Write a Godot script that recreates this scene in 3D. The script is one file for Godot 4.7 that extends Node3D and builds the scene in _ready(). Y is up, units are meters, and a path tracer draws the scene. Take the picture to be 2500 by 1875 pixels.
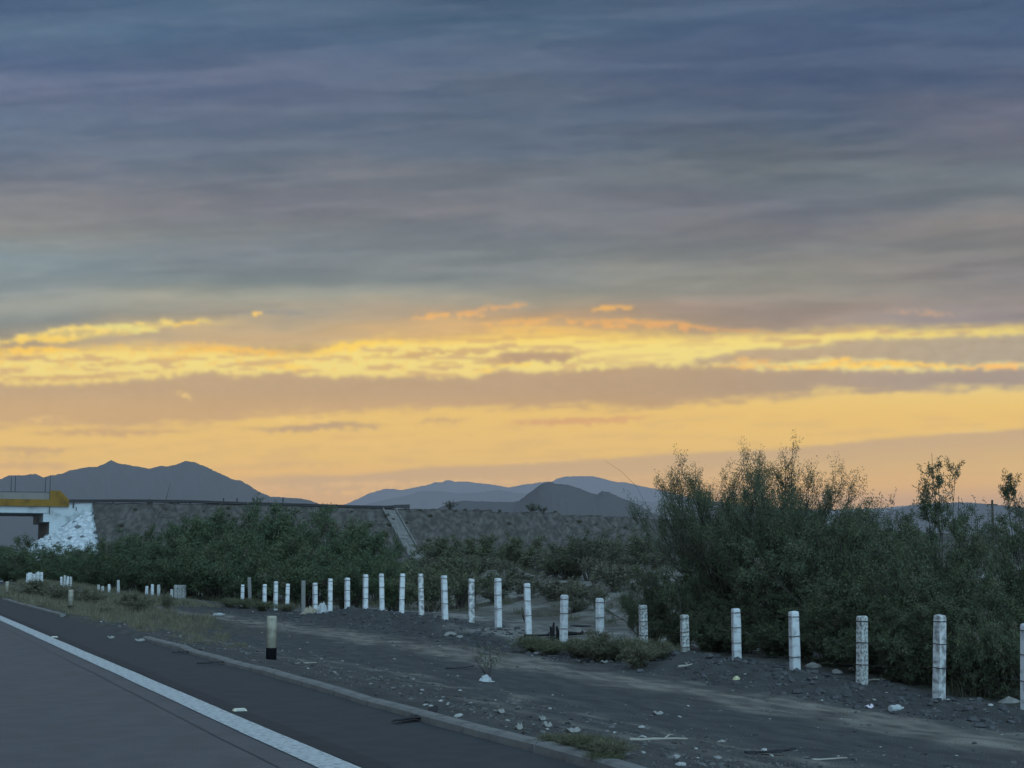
extends Node3D

# Roadside at dusk. x runs to the right of the road, -z along it, y up, metres.
# F is the focal length in photograph pixels (2500 x 1875), HORIZON the pixel row of the horizon.
const F := 3700.0
const HORIZON := 1379.0
const EYE := 1.3
var pitch := atan((HORIZON - 937.5) / F)
var yaw := atan(1542.0 * cos(atan((HORIZON - 937.5) / F)) / F)
var rng := RandomNumberGenerator.new()
var nz := FastNoiseLite.new()
var nr := FastNoiseLite.new()
var used := {}
var M := {}

# ---------------------------------------------------------------- helpers
func lin(r, g, b) -> Color:
	return Color(r, g, b).linear_to_srgb()

func numbered(called: String) -> String:
	var n: int = used.get(called, 0)
	used[called] = n + 1
	return called if n == 0 else "%s_%03d" % [called, n]

func tag(o: Node, label: String, category: String, group := "", kind := "") -> Node:
	o.set_meta("label", label)
	o.set_meta("category", category)
	if group != "": o.set_meta("group", group)
	if kind != "": o.set_meta("kind", kind)
	return o

func thing(called: String, at: Vector3, label: String, category: String, group := "") -> Node3D:
	var o := Node3D.new()
	o.name = numbered(called)
	add_child(o)
	o.position = at
	tag(o, label, category, group)
	return o

func part(called: String, mesh: Mesh, m: Material, parent: Node = null) -> MeshInstance3D:
	var o := MeshInstance3D.new()
	o.name = numbered(called) if parent == null else called
	o.mesh = mesh
	o.material_override = m
	if parent == null: add_child(o)
	else: parent.add_child(o, true)
	return o

func ray(px: float, py: float) -> Vector3:
	var x := (px - 1250.0) / F
	var y := (937.5 - py) / F
	var up := y * cos(pitch) + sin(pitch)
	var fwd := cos(pitch) - y * sin(pitch)
	return Vector3(x * cos(yaw) + fwd * sin(yaw), up, x * sin(yaw) - fwd * cos(yaw))

func on_z(px: float, py: float, z: float) -> Vector3:
	var d := ray(px, py)
	return Vector3(0, EYE, 0) + d * (z / d.z)

func on_x(px: float, py: float, x: float) -> Vector3:
	var d := ray(px, py)
	return Vector3(0, EYE, 0) + d * (x / d.x)

func at_depth(px: float, depth: float) -> Vector3:
	var d := ray(px, HORIZON)
	var k := depth / Vector2(d.x, d.z).dot(Vector2(sin(yaw), -cos(yaw)))
	return Vector3(d.x * k, 0, d.z * k)

func on_ground(px: float, py: float) -> Vector3:
	var d := ray(px, py)
	var t := 3.0
	var step := 0.5
	for i in 900:
		var p := Vector3(0, EYE, 0) + d * t
		if p.y < gh(p.x, p.z):
			if step < 0.01: break
			t -= step
			step *= 0.3
		t += step
	var q := Vector3(0, EYE, 0) + d * t
	q.y = gh(q.x, q.z)
	return q

func curve(tab: Array, x: float) -> float:
	if x <= tab[0][0]: return tab[0][1]
	for i in range(1, tab.size()):
		if x <= tab[i][0]:
			var t: float = (x - tab[i - 1][0]) / (tab[i][0] - tab[i - 1][0])
			return lerpf(tab[i - 1][1], tab[i][1], t)
	return tab[-1][1]

func smooth_curve(tab: Array, x: float) -> float:
	if x <= tab[0][0]: return tab[0][1]
	for i in range(1, tab.size()):
		if x <= tab[i][0]:
			var t: float = (x - tab[i - 1][0]) / (tab[i][0] - tab[i - 1][0])
			return lerpf(tab[i - 1][1], tab[i][1], t * t * (3.0 - 2.0 * t))
	return tab[-1][1]

func mesh_of(v: PackedVector3Array, idx: PackedInt32Array, col = null, nrm = null) -> ArrayMesh:
	var a := []
	a.resize(Mesh.ARRAY_MAX)
	a[Mesh.ARRAY_VERTEX] = v
	a[Mesh.ARRAY_INDEX] = idx
	if col != null: a[Mesh.ARRAY_COLOR] = col
	if nrm != null: a[Mesh.ARRAY_NORMAL] = nrm
	var m := ArrayMesh.new()
	m.add_surface_from_arrays(Mesh.PRIMITIVE_TRIANGLES, a)
	return m

class Shape:
	var v := PackedVector3Array()
	var i := PackedInt32Array()
	var c := PackedColorArray()
	func quad(a: Vector3, b: Vector3, d: Vector3, e: Vector3) -> void:
		var n := v.size()
		v.append_array([a, b, d, e])
		i.append_array([n, n + 2, n + 1, n, n + 3, n + 2])
	func box(lo: Vector3, hi: Vector3, t := Transform3D.IDENTITY) -> void:
		var p := []
		for k in 8:
			p.append(t * Vector3(hi.x if k & 1 else lo.x, hi.y if k & 2 else lo.y, hi.z if k & 4 else lo.z))
		for f in [[0, 2, 3, 1], [4, 5, 7, 6], [0, 1, 5, 4], [2, 6, 7, 3], [0, 4, 6, 2], [1, 3, 7, 5]]:
			quad(p[f[0]], p[f[1]], p[f[2]], p[f[3]])
	func rings(rs: Array, closed_ends := true) -> void:
		# rs: list of rings, each an Array of Vector3 of the same size
		var n: int = rs[0].size()
		var b := v.size()
		for r in rs: v.append_array(PackedVector3Array(r))
		for k in rs.size() - 1:
			for j in n:
				var a := b + k * n + j
				var d := b + k * n + (j + 1) % n
				i.append_array([a, a + n, d, d, a + n, d + n])
		if closed_ends:
			for e in [0, rs.size() - 1]:
				var mid := Vector3.ZERO
				for p in rs[e]: mid += p
				v.append(mid / n)
				var m := v.size() - 1
				for j in n:
					var a: int = b + e * n + j
					var d: int = b + e * n + (j + 1) % n
					if e == 0: i.append_array([m, a, d])
					else: i.append_array([m, d, a])
	func tube(pts: Array, rad: Array, sides := 5) -> void:
		var rs := []
		for k in pts.size():
			var dir: Vector3 = (pts[mini(k + 1, pts.size() - 1)] - pts[maxi(k - 1, 0)]).normalized()
			var s := dir.cross(Vector3(0.31, 0.2, 0.93)).normalized()
			var u := s.cross(dir)
			var r := []
			for j in sides:
				var an := TAU * j / sides
				r.append(pts[k] + (s * cos(an) + u * sin(an)) * rad[k])
			rs.append(r)
		rings(rs)
	func mesh(with_colors := false) -> ArrayMesh:
		var a := []
		a.resize(Mesh.ARRAY_MAX)
		a[Mesh.ARRAY_VERTEX] = v
		a[Mesh.ARRAY_INDEX] = i
		if with_colors: a[Mesh.ARRAY_COLOR] = c
		var m := ArrayMesh.new()
		m.add_surface_from_arrays(Mesh.PRIMITIVE_TRIANGLES, a)
		return m

func smooth_mesh(s: Shape) -> ArrayMesh:
	var st := SurfaceTool.new()
	st.create_from(s.mesh(), 0)
	st.generate_normals()
	return st.commit()

func smoothed(m: ArrayMesh) -> ArrayMesh:
	var st := SurfaceTool.new()
	st.create_from(m, 0)
	st.generate_normals()
	return st.commit()

func mat(color: Color, rough := 0.9, spec := 0.5) -> StandardMaterial3D:
	var m := StandardMaterial3D.new()
	m.albedo_color = color
	m.roughness = rough
	m.metallic_specular = spec
	return m

func tinted(rough := 0.95, spec := 0.3) -> StandardMaterial3D:
	var m := mat(Color.WHITE, rough, spec)
	m.vertex_color_use_as_albedo = true
	return m

func noise_tex(seed_: int, freq: float, size: int, ramp: Array, octaves := 4, kind := FastNoiseLite.TYPE_SIMPLEX_SMOOTH) -> ImageTexture:
	var n := FastNoiseLite.new()
	n.seed = seed_
	n.noise_type = kind
	n.frequency = freq
	n.fractal_octaves = octaves
	var im := n.get_seamless_image(size, size)
	var g := Gradient.new()
	var off := PackedFloat32Array()
	var cs := PackedColorArray()
	for r in ramp:
		off.append(r[0])
		cs.append(Color(r[1], r[1], r[1]) if r[1] is float else r[1])
	g.offsets = off
	g.colors = cs
	var lut := []
	for k in 256: lut.append(g.sample(k / 255.0))
	var out := Image.create(size, size, false, Image.FORMAT_RGB8)
	var data := im.get_data()
	var bytes := PackedByteArray()
	bytes.resize(size * size * 3)
	for k in size * size:
		var cc: Color = lut[data[k]]
		bytes[k * 3] = cc.r8
		bytes[k * 3 + 1] = cc.g8
		bytes[k * 3 + 2] = cc.b8
	out.set_data(size, size, false, Image.FORMAT_RGB8, bytes)
	return ImageTexture.create_from_image(out)

func textured(m: StandardMaterial3D, tex: Texture2D, per_metre: float, world := true) -> StandardMaterial3D:
	m.albedo_texture = tex
	m.uv1_triplanar = true
	m.uv1_world_triplanar = world
	m.uv1_scale = Vector3.ONE * per_metre
	return m

func bumped(m: StandardMaterial3D, tex: Texture2D, cm: float) -> StandardMaterial3D:
	m.heightmap_enabled = true
	m.heightmap_texture = tex
	m.heightmap_scale = cm
	return m

# ---------------------------------------------------------------- sky
# Colours of the cloud deck, in sRGB bytes, read off rows of the photograph at five bearings.
const DECK_Y := [0, 70, 140, 200, 280, 360, 430, 500, 560, 620, 680, 720, 760, 800, 850]
const DECK := [
	[[77, 100, 132], [79, 104, 132], [73, 95, 122], [83, 102, 129], [71, 92, 123]],
	[[87, 112, 140], [83, 105, 134], [79, 102, 128], [79, 98, 129], [71, 93, 125]],
	[[83, 103, 136], [91, 107, 136], [87, 104, 130], [81, 97, 127], [77, 96, 127]],
	[[101, 113, 141], [97, 109, 136], [91, 105, 127], [79, 95, 125], [85, 98, 125]],
	[[97, 113, 138], [97, 110, 134], [89, 104, 126], [87, 100, 123], [99, 106, 127]],
	[[100, 114, 136], [104, 116, 134], [94, 107, 126], [96, 106, 120], [104, 107, 122]],
	[[116, 121, 134], [114, 119, 130], [112, 118, 128], [104, 113, 122], [108, 117, 126]],
	[[130, 130, 133], [120, 121, 131], [118, 120, 129], [112, 116, 127], [112, 118, 125]],
	[[146, 144, 141], [126, 131, 135], [120, 124, 131], [118, 118, 125], [134, 128, 127]],
	[[126, 142, 149], [122, 130, 137], [122, 130, 135], [126, 126, 127], [128, 126, 125]],
	[[140, 148, 150], [130, 138, 139], [134, 138, 137], [144, 140, 131], [132, 128, 129]],
	[[154, 156, 147], [156, 156, 143], [156, 152, 139], [148, 144, 135], [136, 130, 129]],
	[[142, 146, 143], [162, 152, 135], [188, 158, 125], [158, 140, 129], [146, 136, 131]],
	[[160, 150, 134], [200, 170, 128], [218, 174, 116], [168, 146, 130], [150, 138, 138]],
	[[196, 164, 124], [200, 168, 124], [214, 172, 118], [190, 164, 132], [178, 158, 136]]]
const GLOW := [[740, 252, 214, 116], [800, 250, 212, 108], [850, 244, 218, 130], [900, 240, 216, 134], [960, 236, 200, 124], [1000, 233, 193, 118], [1060, 230, 190, 120], [1120, 226, 186, 122], [1180, 224, 178, 126], [1240, 218, 168, 132], [1300, 206, 158, 136], [1400, 196, 152, 138]]
const GAP_TOP := [[0, 862], [150, 850], [300, 843], [450, 845], [600, 855], [700, 860], [800, 846], [900, 830], [950, 820], [1050, 827], [1150, 822], [1250, 814], [1400, 810], [1500, 813], [1700, 820], [1900, 815], [2000, 806], [2100, 801], [2500, 798]]
const BAND_TOP := [[0, 935], [100, 940], [300, 930], [420, 918], [480, 906], [520, 905], [560, 918], [660, 911], [700, 908], [740, 916], [900, 921], [1000, 918], [1150, 922], [1200, 910], [1240, 901], [1280, 912], [1350, 908], [1500, 895], [1600, 893], [1800, 893], [1870, 905], [2000, 900], [2150, 905], [2300, 905], [2400, 900], [2500, 897]]
const BAND_LOW := [[0, 1040], [100, 1042], [200, 1046], [260, 1056], [320, 1045], [450, 1035], [600, 1025], [650, 1015], [800, 1010], [1000, 1001], [1200, 996], [1400, 996], [1500, 999], [1600, 995], [1750, 985], [1850, 978], [1950, 965], [2050, 954], [2150, 961], [2250, 956], [2400, 948], [2500, 944]]
const SIDE_TOP := [[1640, 886], [1740, 869], [1820, 852], [1950, 846], [2050, 836], [2150, 826], [2300, 819], [2500, 815]]
const SIDE_LOW := [[1640, 886], [1740, 888], [1850, 886], [1950, 880], [2000, 873], [2100, 880], [2300, 889], [2500, 884]]
const SLIT_TOP := [[-60, 830], [0, 826], [60, 815], [180, 796], [390, 785], [520, 786], [640, 790]]
const SLIT_LOW := [[-60, 842], [0, 838], [120, 832], [200, 826], [330, 814], [400, 801], [520, 792], [640, 790]]
const HAZE_TOP := [[450, 1176], [600, 1166], [850, 1158], [1050, 1141], [1250, 1131], [1500, 1118], [1700, 1105], [1900, 1095], [2100, 1076], [2300, 1060], [2500, 1046]]
# Streaks of cloud: x, y, half length, half height, slope, share, colour
const STREAKS := [
	[265, 1056, 190, 6, -0.01, 0.7, 196, 160, 124], [765, 1043, 160, 9, -0.02, 0.85, 186, 156, 128], [1420, 1026, 175, 8, -0.05, 0.8, 214, 162, 120],
	[1075, 1028, 60, 6, -0.08, 0.6, 196, 160, 126], [70, 1097, 100, 6, -0.02, 0.75, 196, 162, 128], [60, 1112, 80, 4, -0.02, 0.5, 200, 168, 130], [55, 1135, 110, 9, -0.01, 0.6, 198, 164, 132],
	[1310, 870, 100, 12, -0.02, 0.95, 186, 154, 124], [1210, 883, 60, 6, 0.0, 0.7, 196, 160, 122], [1130, 858, 150, 5, -0.06, 0.8, 204, 166, 120], [980, 868, 120, 4, -0.05, 0.55, 210, 172, 120], [1090, 888, 40, 5, 0.0, 0.6, 204, 166, 118],
	[70, 877, 55, 5, 0.0, 0.7, 190, 160, 126], [280, 884, 40, 6, 0.0, 0.55, 214, 176, 118], [430, 873, 45, 8, 0.0, 0.45, 226, 180, 112], [150, 920, 160, 7, -0.02, 0.75, 204, 166, 122], [155, 893, 30, 7, -0.3, 0.4, 218, 178, 120],
	[1470, 886, 130, 5, 0.0, 0.5, 206, 172, 128], [720, 826, 250, 13, -0.03, 0.35, 196, 166, 128], [640, 766, 130, 6, 0.0, 0.6, 150, 146, 142], [690, 1135, 170, 6, -0.03, 0.35, 200, 166, 130], [1000, 1180, 420, 4, -0.02, 0.5, 232, 188, 138]]
# Sunlit rims and tears: x, y, half length, half height, slope, share, colour
const LIT := [
	[640, 767, 14, 5, 0.0, 0.9, 255, 206, 110], [100, 828, 90, 8, -0.05, 0.8, 255, 212, 104], [300, 800, 70, 7, 0.0, 0.7, 232, 222, 140], [470, 790, 40, 5, -0.1, 0.9, 255, 206, 100], [90, 856, 110, 6, -0.04, 0.9, 255, 204, 96],
	[560, 856, 140, 6, 0.02, 0.8, 252, 194, 96], [500, 842, 80, 6, 0.05, 0.5, 250, 196, 110], [860, 846, 110, 7, -0.12, 0.85, 255, 212, 100], [1090, 770, 110, 6, -0.06, 0.75, 248, 184, 108], [1210, 752, 90, 6, -0.1, 0.6, 244, 178, 112], [1270, 784, 120, 8, -0.03, 0.6, 248, 184, 104],
	[1480, 752, 50, 9, -0.1, 0.8, 250, 186, 100], [1560, 790, 180, 9, 0.05, 0.8, 240, 178, 106], [1720, 802, 190, 6, 0.06, 0.6, 226, 168, 112], [1330, 806, 130, 8, 0.0, 0.5, 252, 200, 104], [2250, 763, 90, 3, 0.02, 0.6, 206, 166, 136],
	[2040, 882, 50, 7, -0.15, 0.95, 255, 204, 106], [2180, 892, 240, 5, 0.01, 0.85, 255, 206, 104], [2420, 894, 110, 5, 0.0, 0.85, 255, 190, 110], [1840, 880, 45, 5, 0.0, 0.8, 240, 186, 116], [1820, 893, 90, 3, 0.0, 0.7, 246, 190, 110], [1960, 896, 60, 4, 0.05, 0.8, 252, 200, 108],
	[445, 963, 16, 6, 0.1, 0.75, 246, 206, 130], [110, 1022, 60, 4, 0.0, 0.6, 238, 198, 130], [730, 1022, 130, 6, -0.02, 0.5, 242, 204, 128], [1180, 903, 40, 5, 0.0, 0.6, 255, 210, 104], [1240, 890, 70, 5, -0.02, 0.7, 255, 214, 104], [700, 895, 60, 5, -0.05, 0.7, 254, 210, 106],
	[820, 1090, 60, 3, -0.15, 0.4, 240, 194, 124], [900, 1082, 50, 2, 0.0, 0.4, 240, 196, 126], [600, 1118, 60, 3, -0.05, 0.35, 238, 192, 124], [1320, 1127, 90, 3, -0.08, 0.5, 244, 196, 124], [900, 1199, 140, 3, -0.02, 0.7, 240, 190, 134], [640, 1204, 120, 5, -0.02, 0.6, 232, 178, 126], [2050, 1078, 70, 3, -0.08, 0.5, 240, 200, 130], [2380, 1052, 120, 3, -0.04, 0.4, 236, 200, 140], [1900, 1140, 200, 3, -0.04, 0.35, 226, 190, 140], [1600, 1166, 220, 4, -0.04, 0.35, 226, 186, 140]]

func sm(a: float, b: float, x: float) -> float:
	return smoothstep(a, b, x)

func deck(px: float, py: float) -> Vector3:
	var fx := clampf(px / 625.0, 0.0, 3.999)
	var cx := int(fx)
	fx -= cx
	fx = fx * fx * (3.0 - 2.0 * fx)
	var cy := 0
	while cy < DECK_Y.size() - 2 and DECK_Y[cy + 1] < py: cy += 1
	var fy := clampf((py - DECK_Y[cy]) / (DECK_Y[cy + 1] - DECK_Y[cy]), 0.0, 1.0)
	var q := func(r, c): return Vector3(DECK[r][c][0], DECK[r][c][1], DECK[r][c][2])
	return (q.call(cy, cx) as Vector3).lerp(q.call(cy, cx + 1), fx).lerp((q.call(cy + 1, cx) as Vector3).lerp(q.call(cy + 1, cx + 1), fx), fy)

func glow(py: float) -> Vector3:
	for k in range(1, GLOW.size()):
		if py <= GLOW[k][0] or k == GLOW.size() - 1:
			var a: Array = GLOW[k - 1]
			var b: Array = GLOW[k]
			var t := clampf((py - a[0]) / (b[0] - a[0]), 0.0, 1.0)
			return Vector3(a[1], a[2], a[3]).lerp(Vector3(b[1], b[2], b[3]), t)
	return Vector3.ONE

func west_sky(px: float, py: float) -> Vector3:
	# bytes of sRGB in the direction of pixel (px, py)
	var n1 := nz.get_noise_2d(px * 0.22 + py * 0.1, py * 1.3)
	var n2 := nz.get_noise_2d(px * 0.75 + 700.0, py * 3.2 + 90.0)
	var n3 := nr.get_noise_2d(px * 1.9 + 300.0, py * 4.4)
	var lump := nr.get_noise_2d(px * 2.6, py * 2.6 + 500.0)
	var x := px + n2 * 30.0
	var y := py + n2 * 9.0 + n3 * 7.0 + lump * 3.0
	var tilt := py + (px - 1250.0) * 0.055
	var l1 := sm(-0.13, 0.11, nz.get_noise_2d(px * 0.16 + 200.0, tilt * 1.7)) - 0.5
	var l2 := sm(-0.10, 0.08, nz.get_noise_2d(px * 0.30 + 1300.0, tilt * 3.0)) - 0.5
	var l3 := sm(-0.12, 0.12, nr.get_noise_2d(px * 0.5 + 60.0, tilt * 4.6)) - 0.5
	var d := deck(px + n1 * 160.0, py + n1 * 26.0 + n2 * 10.0 + (px - 1250.0) * 0.012)
	d += Vector3(1.1, 0.95, 0.8) * (l1 * 7.0 + l2 * 3.2 + l3 * 2.2 + n1 * 3.0 + n2 * 2.5 + n3 * 1.2) + Vector3(1, 0.1, -0.5) * nz.get_noise_2d(px * 0.3 + 900.0, py * 1.9) * 3.0
	d = d.lerp(Vector3.ONE * (d.x * 0.3 + d.y * 0.5 + d.z * 0.2), 0.09)
	var g := glow(py + n2 * 8.0)
	var side := sm(1300.0, 2500.0, px)
	g = g.lerp(Vector3(g.x * 0.965, g.y * 1.0, g.z * 1.1), side * sm(1000.0, 880.0, py))
	var mottle := sm(0.10, 0.40, n3 * 0.7 + lump * 0.5) * sm(1300.0, 900.0, px) * sm(915.0, 895.0, py)
	g = g.lerp(Vector3(244, 190, 104), mottle * 0.5)
	var wisp := sm(0.06, 0.30, nr.get_noise_2d(px * 0.45 + 800.0, tilt * 5.5)) * lerpf(1.0, 0.45, sm(1350.0, 1500.0, px) * sm(1950.0, 1750.0, px))
	g = g.lerp(Vector3(206, 168, 126), wisp * 0.75 * sm(960.0, 900.0, py))
	g = g.lerp(Vector3(208, 170, 128), sm(0.1, 0.34, nr.get_noise_2d(px * 0.3 + 80.0, tilt * 5.0)) * 0.32 * sm(1000.0, 1030.0, py))
	var c := g
	# the deck's ragged lower edge, its lit fringe below
	var edge := curve(GAP_TOP, px)
	var above := sm(19.0, -17.0, y - edge)
	var fringe := sm(24.0, 0.0, y - edge) * (1.0 - above) * sm(1900.0, 1300.0, px)
	c = c.lerp(Vector3(253, 202, 98), fringe * 0.6)
	c = c.lerp(d, above)
	var slit := sm(-5.0, 7.0, y - curve(SLIT_TOP, px)) * sm(6.0, -6.0, y - curve(SLIT_LOW, px)) * sm(640.0, 480.0, px)
	c = c.lerp(Vector3(246, 214, 124), slit * (0.55 + 0.45 * sm(-0.1, 0.25, n3 + lump * 0.4)))
	# cloud reaching in from the right and the long band below the gap
	var tan_cloud := Vector3(193, 163, 130).lerp(Vector3(186, 156, 126), sm(300, 1400, px)).lerp(Vector3(168, 150, 140), sm(1500, 2500, px))
	if px > 1600.0:
		var s_in := sm(-6.0, 8.0, y - curve(SIDE_TOP, px)) * sm(7.0, -5.0, y - curve(SIDE_LOW, px)) * sm(1640.0, 1720.0, x)
		c = c.lerp(Vector3(190, 164, 134).lerp(Vector3(176, 160, 142), sm(1800, 2500, px)) + Vector3.ONE * n3 * 8.0, s_in * 0.93)
	var yb := py + lump * 9.0 + n3 * 5.0
	var yl := py + n2 * 9.0 + n3 * 6.0
	var band := sm(-7.0, 9.0, yb - curve(BAND_TOP, px)) * sm(12.0, -16.0, yl + l3 * 10.0 - curve(BAND_LOW, px))
	c = c.lerp(tan_cloud + Vector3(1, 0.9, 0.8) * (n1 * 5.0 + n3 * 3.0 + lump * 2.0) + Vector3(10, 4, -4) * sm(940.0, 1010.0, py), band * 0.96)
	# hazy layer low over the mountains
	var ht := curve(HAZE_TOP, px) + n2 * 4.0
	var haze := sm(-3.0, 5.0, py - ht) * sm(420.0, 750.0, px) * lerpf(1.0, 0.35, sm(0.0, 110.0, py - ht))
	c = c.lerp(Vector3(196, 166, 136), haze * 0.85)
	if py < 700.0: return c
	for s in STREAKS:
		var dx: float = (x - s[0]) / s[2]
		if absf(dx) < 1.4:
			var dy: float = (y - s[1] - (px - s[0]) * s[4]) / s[3]
			var e := dx * dx + dy * dy + n3 * 0.5
			if e < 1.6: c = c.lerp(Vector3(s[6], s[7], s[8]), sm(1.5, 0.35, e) * s[5])
	for s in LIT:
		var dx: float = (x - s[0]) / s[2]
		if absf(dx) < 1.5:
			var dy: float = (y + lump * 4.0 - s[1] - (px - s[0]) * s[4]) / s[3]
			var e := dx * dx + dy * dy + n3 * 0.9 + lump * 0.4
			if e < 1.6: c = c.lerp(Vector3(s[6], s[7], s[8]), sm(1.5, 0.2, e) * s[5])
	return c

func all_sky(az: float, el: float) -> Vector3:
	# the same sky away from the sunset: its rows go on round the horizon, the glow fades with bearing
	var py := HORIZON - rad_to_deg(maxf(el, 0.0)) * 64.6
	var s := nz.get_noise_2d(az * 420.0, el * 2600.0)
	var t := nz.get_noise_2d(az * 1100.0 + 50.0, el * 5200.0)
	var west := exp(-pow(az / 1.0, 2.0))
	var c: Vector3
	if py > 0.0:
		var near := deck(1250.0 + sin(az) * 1250.0, minf(py, 700.0))
		var low := Vector3(178, 158, 140).lerp(glow(clampf(py, 760.0, 1400.0)), 0.7)
		var away := Vector3(112, 124, 144).lerp(Vector3(140, 138, 148), sm(500.0, 1379.0, py))
		c = near.lerp(low, sm(700.0, 900.0, py + s * 60.0)).lerp(away, 1.0 - west)
	else:
		var k := sm(0.0, -3600.0, py)
		c = Vector3(78, 100, 132).lerp(Vector3(110, 124, 144), 1.0 - west) .lerp(Vector3(118, 134, 158), k)
	return c + Vector3.ONE * (s * 9.0 + t * 6.0)

# light that the haze between here and the sky scatters in, and its extinction per metre; the sky beyond is what is seen with that taken off
const AIR := Vector3(0.190, 0.220, 0.305)
const FOG := 0.00004

func beyond_haze(c: Color, el: float) -> Color:
	var t := exp(-FOG * minf(32000.0, 1580.0 / sin(maxf(el, 0.03))))
	return Color(maxf((c.r - AIR.x * (1.0 - t)) / t, 0.01), maxf((c.g - AIR.y * (1.0 - t)) / t, 0.01), maxf((c.b - AIR.z * (1.0 - t)) / t, 0.01))

func to_linear(c: Vector3) -> Color:
	return Color(clampf(c.x / 255.0, 0, 1), clampf(c.y / 255.0, 0, 1), clampf(c.z / 255.0, 0, 1)).srgb_to_linear()

func make_sky() -> ImageTexture:
	var W := 4096
	var H := 2048
	var small := Image.create(512, 256, false, Image.FORMAT_RGBF)
	for j in 256:
		var el := PI / 2.0 - (j + 0.5) / 256.0 * PI
		for i in 512:
			# column 0 looks towards +z, as the panorama sky turns: bearing measured from the camera's axis
			var az := wrapf(bearing((i + 0.5) / 512.0) - yaw, -PI, PI)
			small.set_pixel(i, j, beyond_haze(to_linear(all_sky(az, el)), el))
	small.resize(W, H, Image.INTERPOLATE_CUBIC)
	for j in range(0, H / 2 + 2):
		var el := PI / 2.0 - (j + 0.5) / H * PI
		if el > 0.47: continue
		for i in W:
			var az := wrapf(bearing((i + 0.5) / W) - yaw, -PI, PI)
			if absf(az) > 0.52: continue
			var d := Vector3(cos(el) * sin(az), sin(el), cos(el) * cos(az))
			var y := d.y * cos(pitch) - d.z * sin(pitch)
			var z := d.z * cos(pitch) + d.y * sin(pitch)
			var px := 1250.0 + F * d.x / z
			var py := 937.5 - F * y / z
			var k := sm(-650.0, -60.0, px) * sm(3150.0, 2560.0, px) * sm(-420.0, -20.0, py)
			if k <= 0.0: continue
			var c := beyond_haze(to_linear(west_sky(px, py)), el)
			c = small.get_pixel(i, j).lerp(c, k)
			small.set_pixel(i, j, c)
	return ImageTexture.create_from_image(small)

func bearing(u: float) -> float:
	# panorama column (0..1) -> angle clockwise from -z, seen from above
	return u * TAU

# ---------------------------------------------------------------- ground
const FENCE_Y := [[-160, -0.3], [-110, 0.05], [-90, -0.3], [-70, -0.45], [-60, -0.42], [-57, -0.46], [-53.4, -0.39], [-51.6, -0.40], [-49.7, -0.31], [-47.7, -0.22], [-45.8, -0.15], [-44, -0.09], [-40.3, -0.10], [-38.4, -0.16], [-36.5, -0.17], [-34.6, -0.22], [-32.7, -0.31], [-30.8, -0.42], [-29, -0.42], [-27, -0.40], [-25.3, -0.38], [-23.4, -0.36], [-21.5, -0.44], [-19.6, -0.53], [-17.8, -0.60], [-10, -0.68]]
const CROSS := [[4.25, -0.06], [4.5, 0.05], [5.0, 0.0], [5.8, -0.14], [7.0, -0.28], [8.5, -0.36], [10.2, -0.38], [11.6, -0.4]]

func fence_x(z: float) -> float:
	return 14.0 if z > -64.0 else 14.0 - (-z - 64.0) * 0.087

func gh(x: float, z: float) -> float:
	if x < 4.25: return -0.06
	var n := nz.get_noise_2d(x * 60.0, z * 60.0)
	var m := nz.get_noise_2d(x * 260.0 + 40.0, z * 260.0)
	var shift := 14.0 - fence_x(z)
	var bx := x + shift * clampf((x - 4.5) / 6.0, 0.0, 1.0)
	var y := curve(CROSS, bx)
	y += -0.12 * sm(-34.0, -14.0, z) * sm(7.0, 11.0, bx)
	var fy := curve(FENCE_Y, z)
	var k := sm(11.2 + n * 0.5, 13.5, bx)
	y = lerpf(y, fy, k)
	# low ridge of dug soil just before the posts
	y += exp(-pow((bx - 12.9 - n * 0.5) / 0.55, 2.0)) * (0.10 + 0.07 * m) * sm(-48.0, -44.0, z) * (1.0 - 0.8 * sm(-35.5, -33.5, z) * sm(-26.0, -28.0, z))
	y += m * 0.035 * sm(11.0, 12.5, bx) + n * 0.04 * sm(5.0, 7.0, bx) + m * 0.018 * sm(4.6, 5.2, bx)
	var back := sm(15.0, 18.5, bx)
	y = lerpf(y, -0.62 + n * 0.14 + m * 0.05, back)
	y += sm(20.0, 36.0, bx) * (1.55 + n * 0.5) * sm(-36.0, -56.0, z)
	var far := sm(300.0, 900.0, maxf(absf(x), absf(z)))
	return lerpf(y, -0.6, far)

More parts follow.
